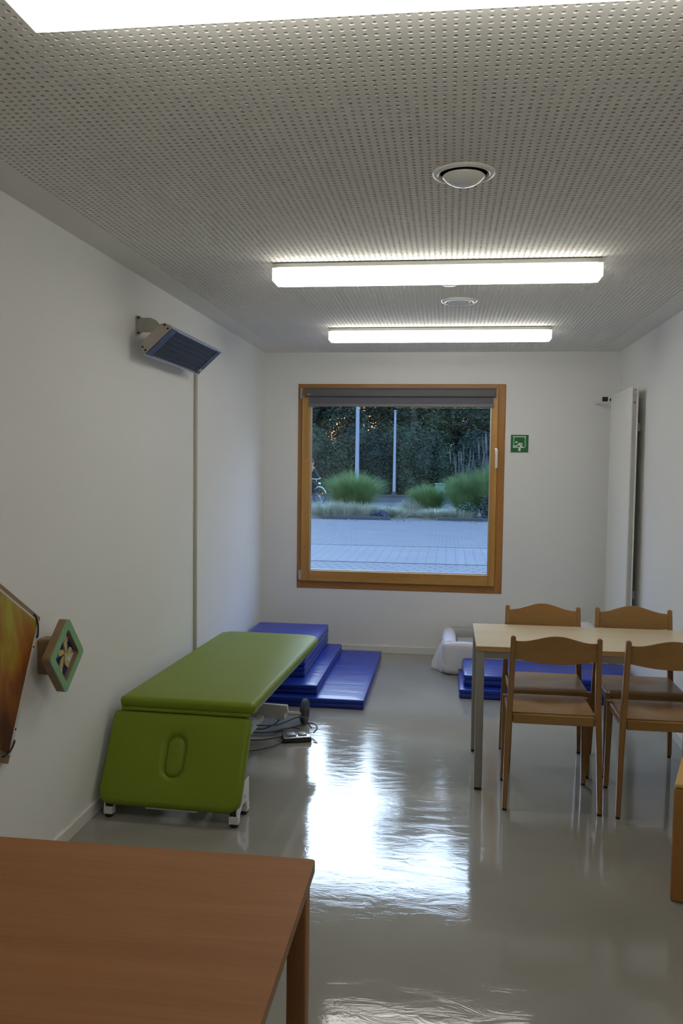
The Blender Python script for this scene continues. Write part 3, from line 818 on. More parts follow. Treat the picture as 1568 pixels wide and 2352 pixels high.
for s in (-1, 1):
    x = s*.301-.006
    b = B()
    prism(b, [(-.185, .016), (-.185, .075), (-.155, .095), (-.06, .165), (.005, .170), (.005, .016), (-.035, .016), (-.04, .07), (-.10, .075), (-.145, .045), (-.15, .016)], 'X', x+.016*s-.003, x+.016*s+.003)
    box(b, x-.022, x+.022, -.186, -.15, .016, .050, .002, 1); box(b, x-.022, x+.022, -.035, .004, .016, .050, .002, 1)
    f = obj('foot', b, M['white_metal'], t)
    b = B(); box(b, x-.02, x+.013, -.180, -.152, .051, .088, .002, 1); obj('foot_insert', b, M['black'], f)
    b = B()
    for y in (-.168, -.016): lathe(b, [(.016, 0), (.019, .004), (.019, .012), (.012, .016)], (x, y, 0), 20)
    pieces('levelling_pad', b, M['black'], f, smooth=True)
    b = B(); lathe(b, [(.007, 0), (.006, .004), (.002, .005)], (x+.020*s, -.07, .105), 10, 'X'); obj('bolt', b, M['galv'], f)
# hand/foot control and cable
t = thing('foot_control', 'silver-topped foot control pedal with black base on the floor beside the couch', 'pedal', (-.865, 4.84, 0), R(18))
b = B(); box(b, -.085, .085, -.055, .055, 0, .022, .008, 3); obj('base', b, M['black'], t, smooth=True)
b = B(); box(b, -.082, .082, -.050, .052, .0225, .034, .006, 3); obj('top_plate', b, mat('silver_plate', (.55, .55, .57), .22, metal=.8), t, smooth=True)
b = B(); box(b, -.06, -.005, -.03, .035, .034, .042, .006, 2); box(b, .01, .06, -.03, .035, .034, .042, .006, 2); pieces('pedal_pads', b, mat('grey_pad', (.3, .3, .31), .35), t, smooth=True)
b = B()
paths = [[(-1.15, 4.55, .015), (-1.05, 4.60, .012), (-.96, 4.70, .012), (-.93, 4.80, .02)],
         [(-1.2, 4.75, .012), (-1.05, 4.78, .012), (-.93, 4.86, .02), (-.86, 4.93, .03), (-.90, 5.02, .015), (-.98, 5.0, .012), (-1.02, 4.92, .012), (-.95, 4.85, .05)],
         [(-1.2, 4.90, .012), (-1.05, 4.92, .012), (-.90, 5.04, .02), (-.80, 5.02, .05), (-.755, 4.94, .05), (-.77, 4.90, .03)],
         [(-.98, 5.02, .10), (-1.02, 4.98, .05), (-1.10, 4.95, .02), (-1.2, 5.0, .012)],
         [(-1.1, 4.8, .09), (-1.0, 4.92, .06), (-.90, 5.02, .08), (-.84, 4.98, .09), (-.79, 4.93, .05)]]
for p in paths: tube(b, spline(p, 10), .0042, 6)
o = obj('control_cable', b, M['cable'], smooth='all'); tag(o, 'grey-brown looping cable on the floor beside the treatment couch', 'cable')

# ------------------------------------------------------------------ blue mats
def mat_mesh(x0, x1, y0, y1, z0, z1, folds=(), wrinkle=.0012, seed=0, rnd=.012):
    """soft foam slab in vinyl with a lying-open seam half way up and slight wrinkles"""
    b = B(); nx, ny = 34, 60
    th = z1-z0
    rings = []
    prof = [(.006, 0), (0, .10), (-.001, .30), (.0035, .49), (.0045, .5), (.0035, .51), (-.001, .70), (.000, .86), (.0035, .96), (.010, 1.0)]
    def corner_ring(ins, z):
        o = []
        r = rnd
        for cx, cy, a0 in ((x1-r, y1-r, 0), (x0+r, y1-r, 90), (x0+r, y0+r, 180), (x1-r, y0+r, 270)):
            for k in range(5):
                a = R(a0+90*k/4); o.append((cx+(r-ins)*math.cos(a), cy+(r-ins)*math.sin(a), z))
        return o
    for i, f in prof: rings.append([b.verts.new(p) for p in corner_ring(i, z0+th*f)])
    m = len(rings[0])
    for i in range(len(rings)-1):
        for k in range(m): b.faces.new((rings[i][k], rings[i][(k+1) % m], rings[i+1][(k+1) % m], rings[i+1][k]))
    b.faces.new(rings[0][::-1]); b.faces.new(rings[-1])
    # top skin as a fine grid
    g = {}
    for i in range(nx+1):
        for j in range(ny*2+1):
            u = i/nx; v = j/(ny*2)
            x = x0+.009+(x1-x0-.018)*u; y = y0+.009+(y1-y0-.018)*v
            e = min(1, min(u, 1-u)*14)*min(1, min(v, 1-v)*24)
            z = z1+.0006+.003*e
            z += e*wrinkle*noise.noise(Vector((x*2.5+seed, y*26, seed)))*(.5+.5*noise.noise(Vector((x*2, y*2, seed+5))))*2
            z += e*wrinkle*.8*noise.noise(Vector((x*5, y*5, seed+9)))
            for fy in folds: z -= .004*math.exp(-((y-fy)/.008)**2)
            g[i, j] = b.verts.new((x, y, z if 0 < i < nx and 0 < j < ny*2 else z1-.001))
    for i in range(nx):
        for j in range(ny*2): b.faces.new((g[i, j], g[i+1, j], g[i+1, j+1], g[i, j+1]))
    return b
def bluemat(label, dims, group, **kw):
    x0, x1, y0, y1, z0, z1 = dims
    t = thing('gym_mat', label, 'mat', ((x0+x1)/2, (y0+y1)/2, z0), group=group)
    obj('cover', mat_mesh(*dims, **kw), M['blue'], t, t, smooth=True)
    b = B(); z = (z0+z1)/2
    e = .0015
    tube(b, [(x0+.01, y0-e+.0045, z), (x1-.01, y0-e+.0045, z), ], .0022, 6); tube(b, [(x1+e-.0045, y0+.01, z), (x1+e-.0045, y1-.01, z)], .0022, 6)
    pieces('seam', b, mat_blue_dark, t, t)
    return t
mat_blue_dark = mat('blue_vinyl_seam', (.008, .012, .09), .5)
g1 = 'blue gym mats stacked in the left back corner'
bluemat('large blue gym mat lying on the floor, lowest and widest of the left corner stack', (-1.53, -.529, 5.515, 7.03, 0, .065), g1, folds=(6.42,), seed=1)
bluemat('blue gym mat second from the bottom of the left corner stack', (-1.56, -.858, 5.585, 6.94, .070, .133), g1, seed=2, wrinkle=.002)
bluemat('thick blue gym mat directly under the topmost one of the left corner stack', (-1.56, -.975, 5.765, 6.94, .138, .214), g1, seed=3)
bluemat('thick blue gym mat on top of the left corner stack', (-1.57, -.972, 5.755, 6.935, .219, .296), g1, seed=4)
g2 = 'blue gym mats under the pale table'
bluemat('blue gym mat on the floor, lower of the pair behind the pale table', (.112, 1.37, 5.905, 6.52, 0, .066), g2, seed=5)
bluemat('creased blue gym mat, upper of the pair behind the pale table', (.142, 1.36, 5.985, 6.53, .071, .150), g2, seed=6, wrinkle=.002, rnd=.03)

# ------------------------------------------------------------------ white-sheeted foam tub
t = thing('padded_tub', 'low padded tub draped in a white sheet on the floor by the window wall', 'padded tub', (.6, 6.86, 0))
q0, q1, r0, r1 = -.020, 1.26, 6.555, 7.175
def cloth_slab(x0, x1, y0, y1, z0, z1, amp, seed, bev=.03, flare=0, diag=0):
    b = B(); box(b, x0, x1, y0, y1, z0, z1, bev, 3)
    bmesh.ops.subdivide_edges(b, edges=[e for e in b.edges if e.calc_length() > .09], cuts=8, use_grid_fill=True)
    bmesh.ops.subdivide_edges(b, edges=[e for e in b.edges if e.calc_length() > .03], cuts=1, use_grid_fill=True)
    bmesh.ops.triangulate(b, faces=[f for f in b.faces if len(f.verts) > 4])
    b.normal_update()
    for v in b.verts:
        p = v.co; k = (z1-p.z)/(z1-z0)
        s = p.x*.62+p.z if diag else p.x
        n_ = noise.noise(Vector((s*26+seed, (p.z if not diag else 0)*3, p.y*9)))
        v.co += v.normal*(amp*n_*(.35+.65*k)) + Vector((0, -flare*k*k, 0)) if v.normal.y < -.3 else v.normal*(amp*.5*n_)
    return b
b = cloth_slab(q0+.01, q1, r0, r0+.09, .004, .258, .010, 3, diag=1); obj('front_wall', b, M['sheet'], t, t, smooth=True)
b = cloth_slab(q0, q0+.115, r0+.02, r1, .004, .268, .008, 7, bev=.045); obj('side_wall', b, M['sheet'], t, t, smooth=True)
b = cloth_slab(q1-.09, q1, r0+.02, r1, .004, .262, .008, 7, bev=.035); obj('side_wall', b, M['sheet'], t, t, smooth=True)
b = cloth_slab(q0+.08, q1-.04, r1-.085, r1+.02, .004, .272, .004, 9, bev=.02); obj('rear_wall', b, M['grey_inner'], t, t, smooth=True)
b = B(); box(b, q0+.12, .44, r0+.10, r1-.10, .02, .205, .02, 3); box(b, .445, q1-.10, r0+.10, r1-.10, .02, .205, .02, 3); pieces('inner_cushion', b, M['beige_inner'], t, t, smooth=True)
# sheet corner trailing to the left
b = B(); n = 12; g = {}
for i in range(n+1):
    for j in range(n+1):
        u, v = i/n, j/n
        x = q0+.015-.098*u*math.sin(v*PI*.5)**1.2; z = .262-.255*v; y = r0+.06+.10*u+.012*math.sin(9*u+3*v)
        g[i, j] = b.verts.new((x, y, z + .02*u*(1-v)))
for i in range(n):
    for j in range(n): b.faces.new((g[i, j], g[i+1, j], g[i+1, j+1], g[i, j+1]))
sc = obj('sheet_corner', b, M['sheet'], t, t, smooth='all'); md = sc.modifiers.new('s', 'SOLIDIFY'); md.thickness = .003
# pillow leaning in the far right end
t = thing('white_pillow', 'white pillow lying in the far right end of the sheeted tub', 'pillow', (1.0, 6.93, .21))
b = B(); g = {}
n = 24
for s in (0, 1):
    for i in range(n+1):
        for j in range(n+1):
            u, v = -1+2*i/n, -1+2*j/n
            f = max(0, (1-abs(u)**2.6))*max(0, (1-abs(v)**2.6))
            z = (.055*f**.5)*(1 if s else -.7)+.006*noise.noise(Vector((u*3, v*3, s)))
            g[s, i, j] = b.verts.new((u*.22, v*.15, z))
    for i in range(n):
        for j in range(n): b.faces.new((g[s, i, j], g[s, i+1, j], g[s, i+1, j+1], g[s, i, j+1]))
bmesh.ops.remove_doubles(b, verts=b.verts, dist=.0005)
o = obj('pillow_body', b, M['sheet'], t, smooth='all'); o.rotation_euler = (R(8), R(-14), 0); o.location = (0, 0, .085)

# ------------------------------------------------------------------ wall toys on the left wall
def YZ(c, pts, a):   # rotate 2d points about c by a
    ca, sa = math.cos(a), math.sin(a); return [(c[0]+p[0]*ca-p[1]*sa, c[1]+p[0]*sa+p[1]*ca) for p in pts]
def rsq(h, r, n=6):
    return rrect(-h, h, -h, h, r, n)
t = thing('wall_toy', 'small mint-green square spinner toy tilted on its corner on the left wall', 'toy', (WL, 3.155, .865))
cy, cz, ang = 3.160, .867, R(-50)
xf, xb = -1.500, -1.538
hS = .108
b = B(); prism(b, YZ((cy, cz), rsq(hS, .018), ang), 'X', xb, xf-.0035, .002, 1); 
# carve the recess: rebuild as ring
b.free(); b = B()
def ringprism(b, outer, inner, x0, x1):
    n = len(outer)
    A = [b.verts.new((x0, *p)) for p in outer]; Bv = [b.verts.new((x1, *p)) for p in outer]
    Cc = [b.verts.new((x0, *p)) for p in inner]; Dd = [b.verts.new((x1, *p)) for p in inner]
    for i in range(n):
        j = (i+1) % n
        b.faces.new((A[i], A[j], Bv[j], Bv[i])); b.faces.new((Cc[i], Dd[i], Dd[j], Cc[j]))
        b.faces.new((Bv[i], Bv[j], Dd[j], Dd[i])); b.faces.new((A[i], Cc[i], Cc[j], A[j]))
ou = YZ((cy, cz), rsq(hS, .018), ang); inn = YZ((cy, cz), rsq(hS*.70, .010), ang)
ringprism(b, ou, inn, xb, xf-.006); obj('body', b, M['toywood'], t, t)
b = B(); ringprism(b, ou, inn, xf-.006, xf); obj('green_face', b, M['mint'], t, t)
b = B(); prism(b, inn, 'X', xb, xb+.014); obj('back_plate', b, M['toypink'], t, t)
# coloured segments
h = hS*.69
def seg(a0, a1, r): 
    p = [(0, 0)]
    for k in range(7):
        a = R(a0+(a1-a0)*k/6); m_ = max(abs(math.cos(a)), abs(math.sin(a))); p.append((min(r, h/m_)*math.cos(a), min(r, h/m_)*math.sin(a)))
    return p
for i in range(8):
    b = B(); prism(b, YZ((cy, cz), seg(i*45+8, i*45+45, .12), ang), 'X', xb+.014, xb+.016+(i % 2)*.001)
    obj('colour_segment', b, M['toyblue'] if i % 2 else M['toywhite'], t, t)
for i in range(5):
    a = 2*PI*i/5+.5
    pts = []
    for k in range(13):
        s = k/12; rr = .062*s; pts.append((rr*math.cos(a+.9*s), rr*math.sin(a+.9*s)))
    for k in range(12, -1, -1):
        s = k/12; rr = .062*s; pts.append((rr*math.cos(a+.9*s+.62*math.sin(PI*min(1, s*1.0))**.6+.08), rr*math.sin(a+.9*s+.62*math.sin(PI*min(1, s))**.6+.08)))
    pts = pts[1:-1]
    b = B(); prism(b, YZ((cy, cz), pts, 0), 'X', xb+.021, xb+.027); obj('spinner_blade', b, M['blade'], t, t)
b = B(); lathe(b, [(.009, .016), (.009, .030), (.002, .032)], (xb, cy, cz), 16, 'X'); obj('hub', b, M['blade'], t, t)
b = B(); prism(b, rrect(3.120, 3.200, cz-.075, cz+.070, .012), 'X', WL+.001, xb-.001, .003, 2); obj('wall_block', b, M['toywood'], t, t)

# tilted orange picture board
t = thing('sensory_board', 'wooden board with orange-brown translucent sheet, tilted at the left edge of the photo', 'wall board', (WL, 2.74, .92))
A_ = Vector((3.100, 1.030)); Bq = Vector((2.847, .531)); e = Vector((-.857, .515))
sq = [A_, A_+e*.56, Bq+e*.56, Bq]
b = B(); prism(b, [tuple(p) for p in sq], 'X', WL+.001, WL+.027, .003, 2); obj('wood_frame', b, M['toywood'], t, t, smooth=False)
d2 = (Bq-A_).normalized()
def ins(a, b_, c, d):   # inset quad: a from the A-B side, b_ from top edge side, c from left side, d from bottom edge side
    return [A_+e*a+d2*b_, A_+e*(.56-c)+d2*b_, Bq+e*(.56-c)-d2*d, Bq+e*a-d2*d]
b = B(); prism(b, [tuple(p) for p in ins(.004, .020, .004, .028)], 'X', WL+.027, WL+.031, .001, 1); obj('acrylic_sheet', b, M['acryl'], t, t)
def fire():
    m = bpy.data.materials.new('orange_marbled_sheet'); m.use_nodes = True
    nt = m.node_tree; bs = nt.nodes['Principled BSDF']; bs.inputs['Roughness'].default_value = .45
    tc = N(nt, 'ShaderNodeTexCoord'); mp = N(nt, 'ShaderNodeMapping'); mp.inputs['Location'].default_value = (0, .2, .4); mp.inputs['Scale'].default_value = (1, 5.5, 2.6)
    nt.links.new(tc.outputs['Object'], mp.inputs['Vector'])
    nz = N(nt, 'ShaderNodeTexNoise'); nz.inputs['Scale'].default_value = 1.6; nz.inputs['Detail'].default_value = 4; nz.inputs['Distortion'].default_value = .6
    nt.links.new(mp.outputs['Vector'], nz.inputs['Vector'])
    sp_ = N(nt, 'ShaderNodeSeparateXYZ'); nt.links.new(tc.outputs['Object'], sp_.inputs[0])
    zz = mth(nt, 'MULTIPLY_ADD', sp_.outputs[2], 1.1, .02); v = mth(nt, 'ADD', nz.outputs['Fac'], zz)
    cr = N(nt, 'ShaderNodeValToRGB'); el = cr.color_ramp.elements
    el[0].position = .15; el[0].color = (.07, .018, .006, 1)
    el[1].position = .80; el[1].color = (.42, .34, .03, 1)
    for p_, c_ in ((.38, (.22, .055, .006)), (.56, (.34, .12, .008)), (.68, (.36, .22, .015))):
        x = el.new(p_); x.color = (*c_, 1)
    nt.links.new(v, cr.inputs['Fac']); nt.links.new(cr.outputs['Color'], bs.inputs['Base Color'])
    return m
b = B(); prism(b, [tuple(p) for p in ins(.030, .030, .03, .03)], 'X', WL+.031, WL+.0335); obj('orange_sheet', b, fire(), t, t)
for (p, dr) in ((A_, 1), (Bq, -1)):
    # elastic strap across the corner
    a0 = p+e*.065+d2*(.012*dr); a1 = p+e*.004+d2*(.085*dr); mid = (a0+a1)/2 + (p-(a0+a1)/2)*.15
    b = B(); tube(b, spline([(WL+.030, *a0), (WL+.036, *(a0*.8+mid*.2)), (WL+.038, *mid), (WL+.036, *(a1*.8+mid*.2)), (WL+.028, *a1)], 6), .0035, 6); obj('elastic_strap', b, M['strap'], t, t)
for f_ in (.22, .78):
    p = A_+e*.014+d2*(.56*f_+.0)
    b = B(); lathe(b, [(.004, 0), (.004, .002), (.001, .003)], (WL+.031, p.x, p.y), 10, 'X'); obj('screw', b, M['black'], t, t)

# ------------------------------------------------------------------ outdoors
b = B(); box(b, -30, 30, D+.3, 13.98, -.10, 0); tag(obj('paved_yard_front', b, M['paver']), kind='structure')
b = B(); box(b, -30, 30, 13.98, 16.87, -.10, .002); tag(obj('slab_path', b, M['slabs']), kind='structure')
b = B(); box(b, -30, 30, 16.87, 24.85, -.10, 0); tag(obj('paved_yard_rear', b, M['paver']), kind='structure')
for i_, yy in enumerate((13.98, 16.87)):
    b = B(); box(b, -30, 30, yy-.02, yy+.02, -.02, .006); tag(obj('trim_%d' % (i_+1), b, M['concrete']), kind='structure')
b = B(); box(b, -30, 30, 24.85, 36, -.10, .01); tag(obj('planting_bed', b, M['soil']), kind='structure')
b = B(); box(b, -30, 30, 36, 42, -.10, .0); tag(obj('road', b, M['road']), kind='structure')
b = B(); box(b, -60, 60, 42, 95, -.10, .02); tag(obj('verge', b, M['lawn']), kind='structure')
for x0, x1, y, lb in ((-3.72, -1.66, 24.78, 'left'), (-.28, 2.6, 24.98, 'right')):
    b = B(); box(b, x0, x1, y, y+.09, 0, .10, .01, 2)
    tag(obj('kerb_stone', b, M['concrete']), 'grey concrete kerb outside, %s one of the two bordering the planting' % lb, 'kerb', 'kerbs along the planting bed')
b = B(); box(b, -12, 12, 42, 42.12, 0, .14, .01, 2); tag(obj('kerb_line', b, M['concrete']), 'long dark kerb across the road at the foot of the trees', 'kerb')

random.seed(11)
def clump(name, label, x, y, n, h, spread, m, w=.012, lean=.55, plumes=0, seed=0, droop=.35, cat='grass', base_=.28):
    rnd = random.Random(seed)
    t = thing(name, label, cat, (x, y, 0))
    b = B()
    for i in range(n):
        a = rnd.uniform(0, 2*PI); r0 = spread*base_*math.sqrt(rnd.random()); hh = h*rnd.triangular(.3, 1.12, .95)*(1-.35*(r0/spread)**2)
        ln = lean*rnd.random()**.7; dx, dy = math.cos(a), math.sin(a)
        px, py = r0*dx, r0*dy
        seg_ = 6; pv = None; ww = w*rnd.uniform(.7, 1.3)
        tx, ty = -dy, dx
        if rnd.random() < .5: tx, ty = 1, 0
        for k in range(seg_+1):
            s = k/seg_; out = ln*spread*1.5*s**1.7
            z = hh*(s - droop*ln*s**3); q = Vector((px+dx*out, py+dy*out, max(z, 0)))
            wv = ww*(1-s*.85)/2
            c_ = (b.verts.new(q-Vector((tx, ty, 0))*wv), b.verts.new(q+Vector((tx, ty, 0))*wv))
            if pv: b.faces.new((pv[0], pv[1], c_[1], c_[0]))
            pv = c_
    obj('blades', b, m, t)
    if plumes:
        b = B()
        for i in range(plumes):
            a = rnd.uniform(0, 2*PI); r0 = spread*.7*math.sqrt(rnd.random()); hh = h*rnd.uniform(1.05, 1.55)
            x0_, y0_ = r0*.4*math.cos(a), r0*.4*math.sin(a); x1_, y1_ = r0*math.cos(a), r0*math.sin(a)
            tube(b, [(x0_, y0_, .1), (x1_, y1_, hh*.8)], .004, 3, False); tube(b, [(x1_, y1_, hh*.78), (x1_*1.02, y1_*1.02, hh*.88), (x1_*1.08, y1_*1.06, hh)], [.008, .018, .004], 5)
        obj('plumes', b, M['plume'], t)
    return t
clump('ornamental_grass', 'big round green ornamental grass clump outside, left part of the window view', -2.98, 26.6, 6500, 1.50, .95, M['miscanthus'], .011, .78, 0, 1)
clump('ornamental_grass', 'tall green grass clump outside, at the right side of the window view', .62, 26.9, 6000, 1.50, .85, M['miscanthus'], .011, .6, 26, 2)
clump('ornamental_grass', 'tall green grass half hidden by the right window stile', 1.55, 26.6, 6000, 1.85, .9, M['miscanthus'], .011, .6, 30, 3)
clump('ornamental_grass', 'loose green grass clump outside just right of the slim lamp post', -.62, 27.2, 4500, 1.1, .7, M['miscanthus'], .011, .75, 0, 4)
k = 0
for (x, y, h_, s_, lb) in ((-3.75, 25.6, .62, .42, 'blond feathery grass tuft outside, leftmost in the window view'), (-3.15, 25.5, .66, .40, 'blond feathery grass tuft under the left of the big green clump'),
                       (-2.62, 25.6, .60, .42, 'blond feathery grass tuft under the right of the big green clump'), (-2.15, 25.9, .50, .38, 'low pale grass tuft outside behind the left kerb end'),
                       (-1.62, 26.2, .45, .40, 'low pale grass tuft outside in the gap between the kerbs'), (-1.15, 26.9, .68, .34, 'upright blond grass tuft outside in the middle of the planting'),
                       (-.35, 25.9, .42, .36, 'low pale grass tuft outside at the start of the right kerb'), (.35, 25.8, .45, .4, 'low pale grass tuft outside behind the right kerb')):
    k += 1
    clump('feather_grass', lb, x, y, 1500, h_*.95, s_*1.15, M['stipa'], .010, .8, 0, 20+k, base_=.85)['group'] = 'blond grass tufts in the planting bed'

def leafball(b, c, r, n, size, rnd, shell=.45):
    """collects leaf quads; they are written out by leafmesh"""
    g = np.random.default_rng(rnd.randrange(1 << 30))
    d = g.normal(size=(n, 3)); d /= np.linalg.norm(d, axis=1)[:, None]
    rr = 1-shell*g.random(n)**1.5
    p = np.array(c)[None]+d*np.array(r)[None]*rr[:, None]
    p = p[p[:, 2] > .03]; n = len(p)
    sz = (size*g.uniform(.6, 1.4, n))[:, None]
    u = g.normal(size=(n, 3))*np.array([1, 1, .6]); u /= np.linalg.norm(u, axis=1)[:, None]
    v = np.cross(u, g.normal(size=(n, 3))); v /= np.linalg.norm(v, axis=1)[:, None]
    b.append(np.stack([p-u*sz*.5, p+v*sz*.3, p+u*sz*.5, p-v*sz*.3], 1).reshape(-1, 3))
def leafmesh(name, quads, core, m, parent):
    V = np.concatenate(quads).astype(np.float32); nq = len(V)//4
    cv = np.array([v.co[:] for v in core.verts], dtype=np.float32).reshape(-1, 3) if core else np.zeros((0, 3), np.float32)
    core_f = [[v.index for v in f.verts] for f in core.faces] if core else []
    nc = len(cv)
    me = bpy.data.meshes.new(name); me.vertices.add(nc+nq*4); me.vertices.foreach_set('co', np.concatenate([cv, V]).ravel())
    tri = np.array(core_f, dtype=np.int32).reshape(-1, 3); nt_ = len(tri)
    me.loops.add(nt_*3+nq*4); me.loops.foreach_set('vertex_index', np.concatenate([tri.ravel(), nc+np.arange(nq*4, dtype=np.int32)]))
    me.polygons.add(nt_+nq); me.polygons.foreach_set('loop_start', np.concatenate([np.arange(nt_, dtype=np.int32)*3, nt_*3+np.arange(nq, dtype=np.int32)*4]))
    me.update(calc_edges=True); me.shade_flat(); me.materials.append(m)
    if core: core.free()
    o = bpy.data.objects.new(name, me); C.objects.link(o); o.parent = parent
    return o
def coreball(core, c_, rr, k0, sd, subdiv=3):
    tb = bmesh.new(); bmesh.ops.create_icosphere(tb, subdivisions=subdiv, radius=1)
    for v in tb.verts:
        q = v.co*3+Vector((sd, sd*.7, 0)); k_ = k0+.16*noise.noise(q)+.10*noise.noise(q*3)
        v.co = Vector((c_[0]+v.co.x*rr[0]*k_, c_[1]+v.co.y*rr[1]*k_, max(.02, c_[2]+v.co.z*rr[2]*k_)))
    _join(core, tb); core.verts.index_update()

def shrub(name, label, x, y, r, n, size, m, seed, group=None):
    t = thing(name, label, 'shrub', (x, y, 0), group=group); b = []; rnd = random.Random(seed)
    leafball(b, (0, 0, r[2]*.8), r, n, size, rnd, .8)
    leafmesh('foliage', b, None, m, t)
    b = B()
    for i in range(5): a = i*1.3; tube(b, [(0, 0, 0), (r[0]*.4*math.cos(a), r[1]*.4*math.sin(a), r[2]*1.1)], [.02, .006], 5)
    obj('stems', b, M['bark'], t)
shrub('lavender_bush', 'small blue-grey bush outside behind the left kerb', -2.0, 25.15, (.30, .25, .16), 900, .05, M['bluebush'], 5)
shrub('leafy_shrub', 'dark green leafy shrub outside, beside the right window stile', 1.35, 25.7, (.38, .35, .45), 2200, .07, M['leaf3'], 6)
shrub('leafy_shrub', 'bright green leafy shrub outside behind the right kerb', .62, 25.9, (.35, .3, .3), 1600, .06, M['leaf2'], 7)
# utility cabinet
t = thing('utility_cabinet', 'pale green street cabinet outside between the grasses', 'cabinet', (-.27, 30.5, 0))
b = B(); box(b, -.17, .17, -.14, .14, 0, .94, .01, 2); obj('body', b, M['boxgreen'], t)
b = B(); box(b, -.19, .19, -.16, .16, .94, 1.0, .01, 2); obj('cap', b, M['boxgreen'], t)
# fallen leaves along the kerb
rnd = random.Random(4)
for i in range(26):
    x = rnd.uniform(-3.8, 1.3); y = 24.72-abs(rnd.gauss(0, .35)); s = rnd.uniform(.035, .075)
    b = B(); vs = []
    for k in range(7):
        a = 2*PI*k/7; rr = s*(1 if k % 2 else .6); vs.append(b.verts.new((rr*math.cos(a), rr*math.sin(a)*.7, .004+.018*(k % 3)/2)))
    c_ = b.verts.new((0, 0, .012))
    for k in range(7): b.faces.new((c_, vs[k], vs[(k+1) % 7]))
    o = obj('fallen_leaf', b, M['fallen']); o.location = (x, y, 0)
    tag(o, 'tan fallen leaf on the paving along the kerbs outside', 'leaf', 'fallen leaves on the paving outside')

# lamp posts
def post(label, x, y, h, r, head):
    t = thing('lamp_post', label, 'lamp post', (x, y, 0))
    b = B(); tube(b, [(0, 0, 0), (0, 0, h*.35), (0, 0, h)], [r*1.15, r, r*.8], 16); obj('pole', b, M['pole'], t, smooth=True)
    b = B(); tube(b, [(0, 0, 0), (0, 0, .22)], r*1.7, 16); obj('base_sleeve', b, M['dkgrey'], t, smooth=True)
    b = B()
    if head: tube(b, [(0, 0, h), (0, 0, h+.25), (.5, 0, h+.45), (1.1, 0, h+.45)], .05, 10); box(b, .7, 1.3, -.14, .14, h+.40, h+.52, .03, 2)
    else: lathe(b, [(r*.8, 0), (r*1.2, .03), (r*1.2, .07), (.01, .10)], (0, 0, h), 16)
    obj('post_head', b, M['pole'], t)
post('thicker grey lamp post rising behind the big green grass clump', -4.02, 37.2, 8.0, .085, True)
post('slim bluish-grey post outside, with its foot visible at the kerb', -2.82, 44.6, 4.45, .078, False)

# ------------------------------------------------------------------ trees
def tree(label, x, y, h, crown, seed, m, base=.6, n=9000, leaf=.30, core=True, width=3.2, group='trees behind the road'):
    t = thing('tree', label, 'tree', (x, y, 0), group=group); rnd = random.Random(seed)
    b = B(); tube(b, spline([(0, 0, 0), (rnd.uniform(-.2, .2), 0, h*.3), (rnd.uniform(-.4, .4), rnd.uniform(-.2, .2), h*.7), (0, 0, h*.92)], 4), [.30-.26*k/12 for k in range(13)], 10)
    for k in range(9):
        a = rnd.uniform(0, 2*PI); z = h*(.15+.07*k); l = width*.6*rnd.uniform(.7, 1)
        tube(b, [(0, 0, z), (l*.5*math.cos(a), l*.5*math.sin(a), z+.5), (l*math.cos(a), l*math.sin(a), z+1.3)], [.10, .06, .02], 6)
    obj('trunk', b, M['bark'], t)
    b = []; cb = bmesh.new() if core else None; nb = crown
    for i in range(nb):
        f = i/(nb-1); z = base+1.1+(h-base-2.0)*f
        wv = width*(.95-.35*abs(f-.35)/.65)
        for j in range(3):
            a = rnd.uniform(0, 2*PI); q = wv*.45
            c_ = (q*math.cos(a), q*math.sin(a)*.8, z+rnd.uniform(-.5, .5)); rr = (wv*rnd.uniform(.5, .68), wv*rnd.uniform(.45, .6), rnd.uniform(1.0, 1.5))
            leafball(b, c_, rr, n//(nb*3), leaf, rnd, .5)
            if core: coreball(cb, c_, rr, .50, seed+i*3+j)
    leafmesh('crown', b, cb, m, t)
    return t
T = [(-14.5, 50, 15.5, 10, 3.6, 'leaf', 1), (-9.3, 48.5, 15.5, 9, 3.6, 'leaf', 2), (-1.9, 49, 21.2, 13, 3.7, 'leaf2', 4),
     (2.6, 49, 21.8, 13, 3.6, 'leaf', 5), (8.0, 50, 20, 12, 3.8, 'leaf2', 6), (13.5, 50, 20, 12, 3.8, 'leaf', 7)]
lbs = ['dark leafy tree outside, left of the sunset gap and hidden by the wall', 'dark leafy tree at the left edge of the window view', 'tall mid-green leafy tree behind the slim post in the window view',
       'tall dark leafy tree at the right part of the window view', 'tall mid-green tree outside, beyond the right window stile', 'tall dark tree outside, farthest right']
for (x, y, h_, nb, w_, mm, sd), lb in zip(T, lbs):
    tree(lb, x, y, h_, nb, sd, M[mm], n=70000, width=w_, leaf=.155)
tree('thinner tree outside with orange sunset light showing through its leaves', -5.9, 49.5, 16.5, 11, 33, M['leaf'], base=3.2, n=62000, core=False, width=3.0, leaf=.17)
tree('dark tree in the second row outside, left of the sunset glow', -10.0, 55, 13.5, 8, 53, M['leaf'], n=45000, width=3.0, leaf=.18)
tree('dark tree in the second row outside, just right of the sunset glow', -3.7, 55.5, 16, 9, 54, M['leaf'], n=45000, width=2.9, leaf=.18)
tree('tall dark tree in the second row outside, behind the middle of the window view', 0.7, 55.5, 23.5, 12, 51, M['leaf'], n=60000, width=3.9, leaf=.18)
tree('dark tree in the second row outside, behind the right stile', 5.4, 56, 18, 9, 52, M['leaf'], n=40000, width=3.6, leaf=.18)
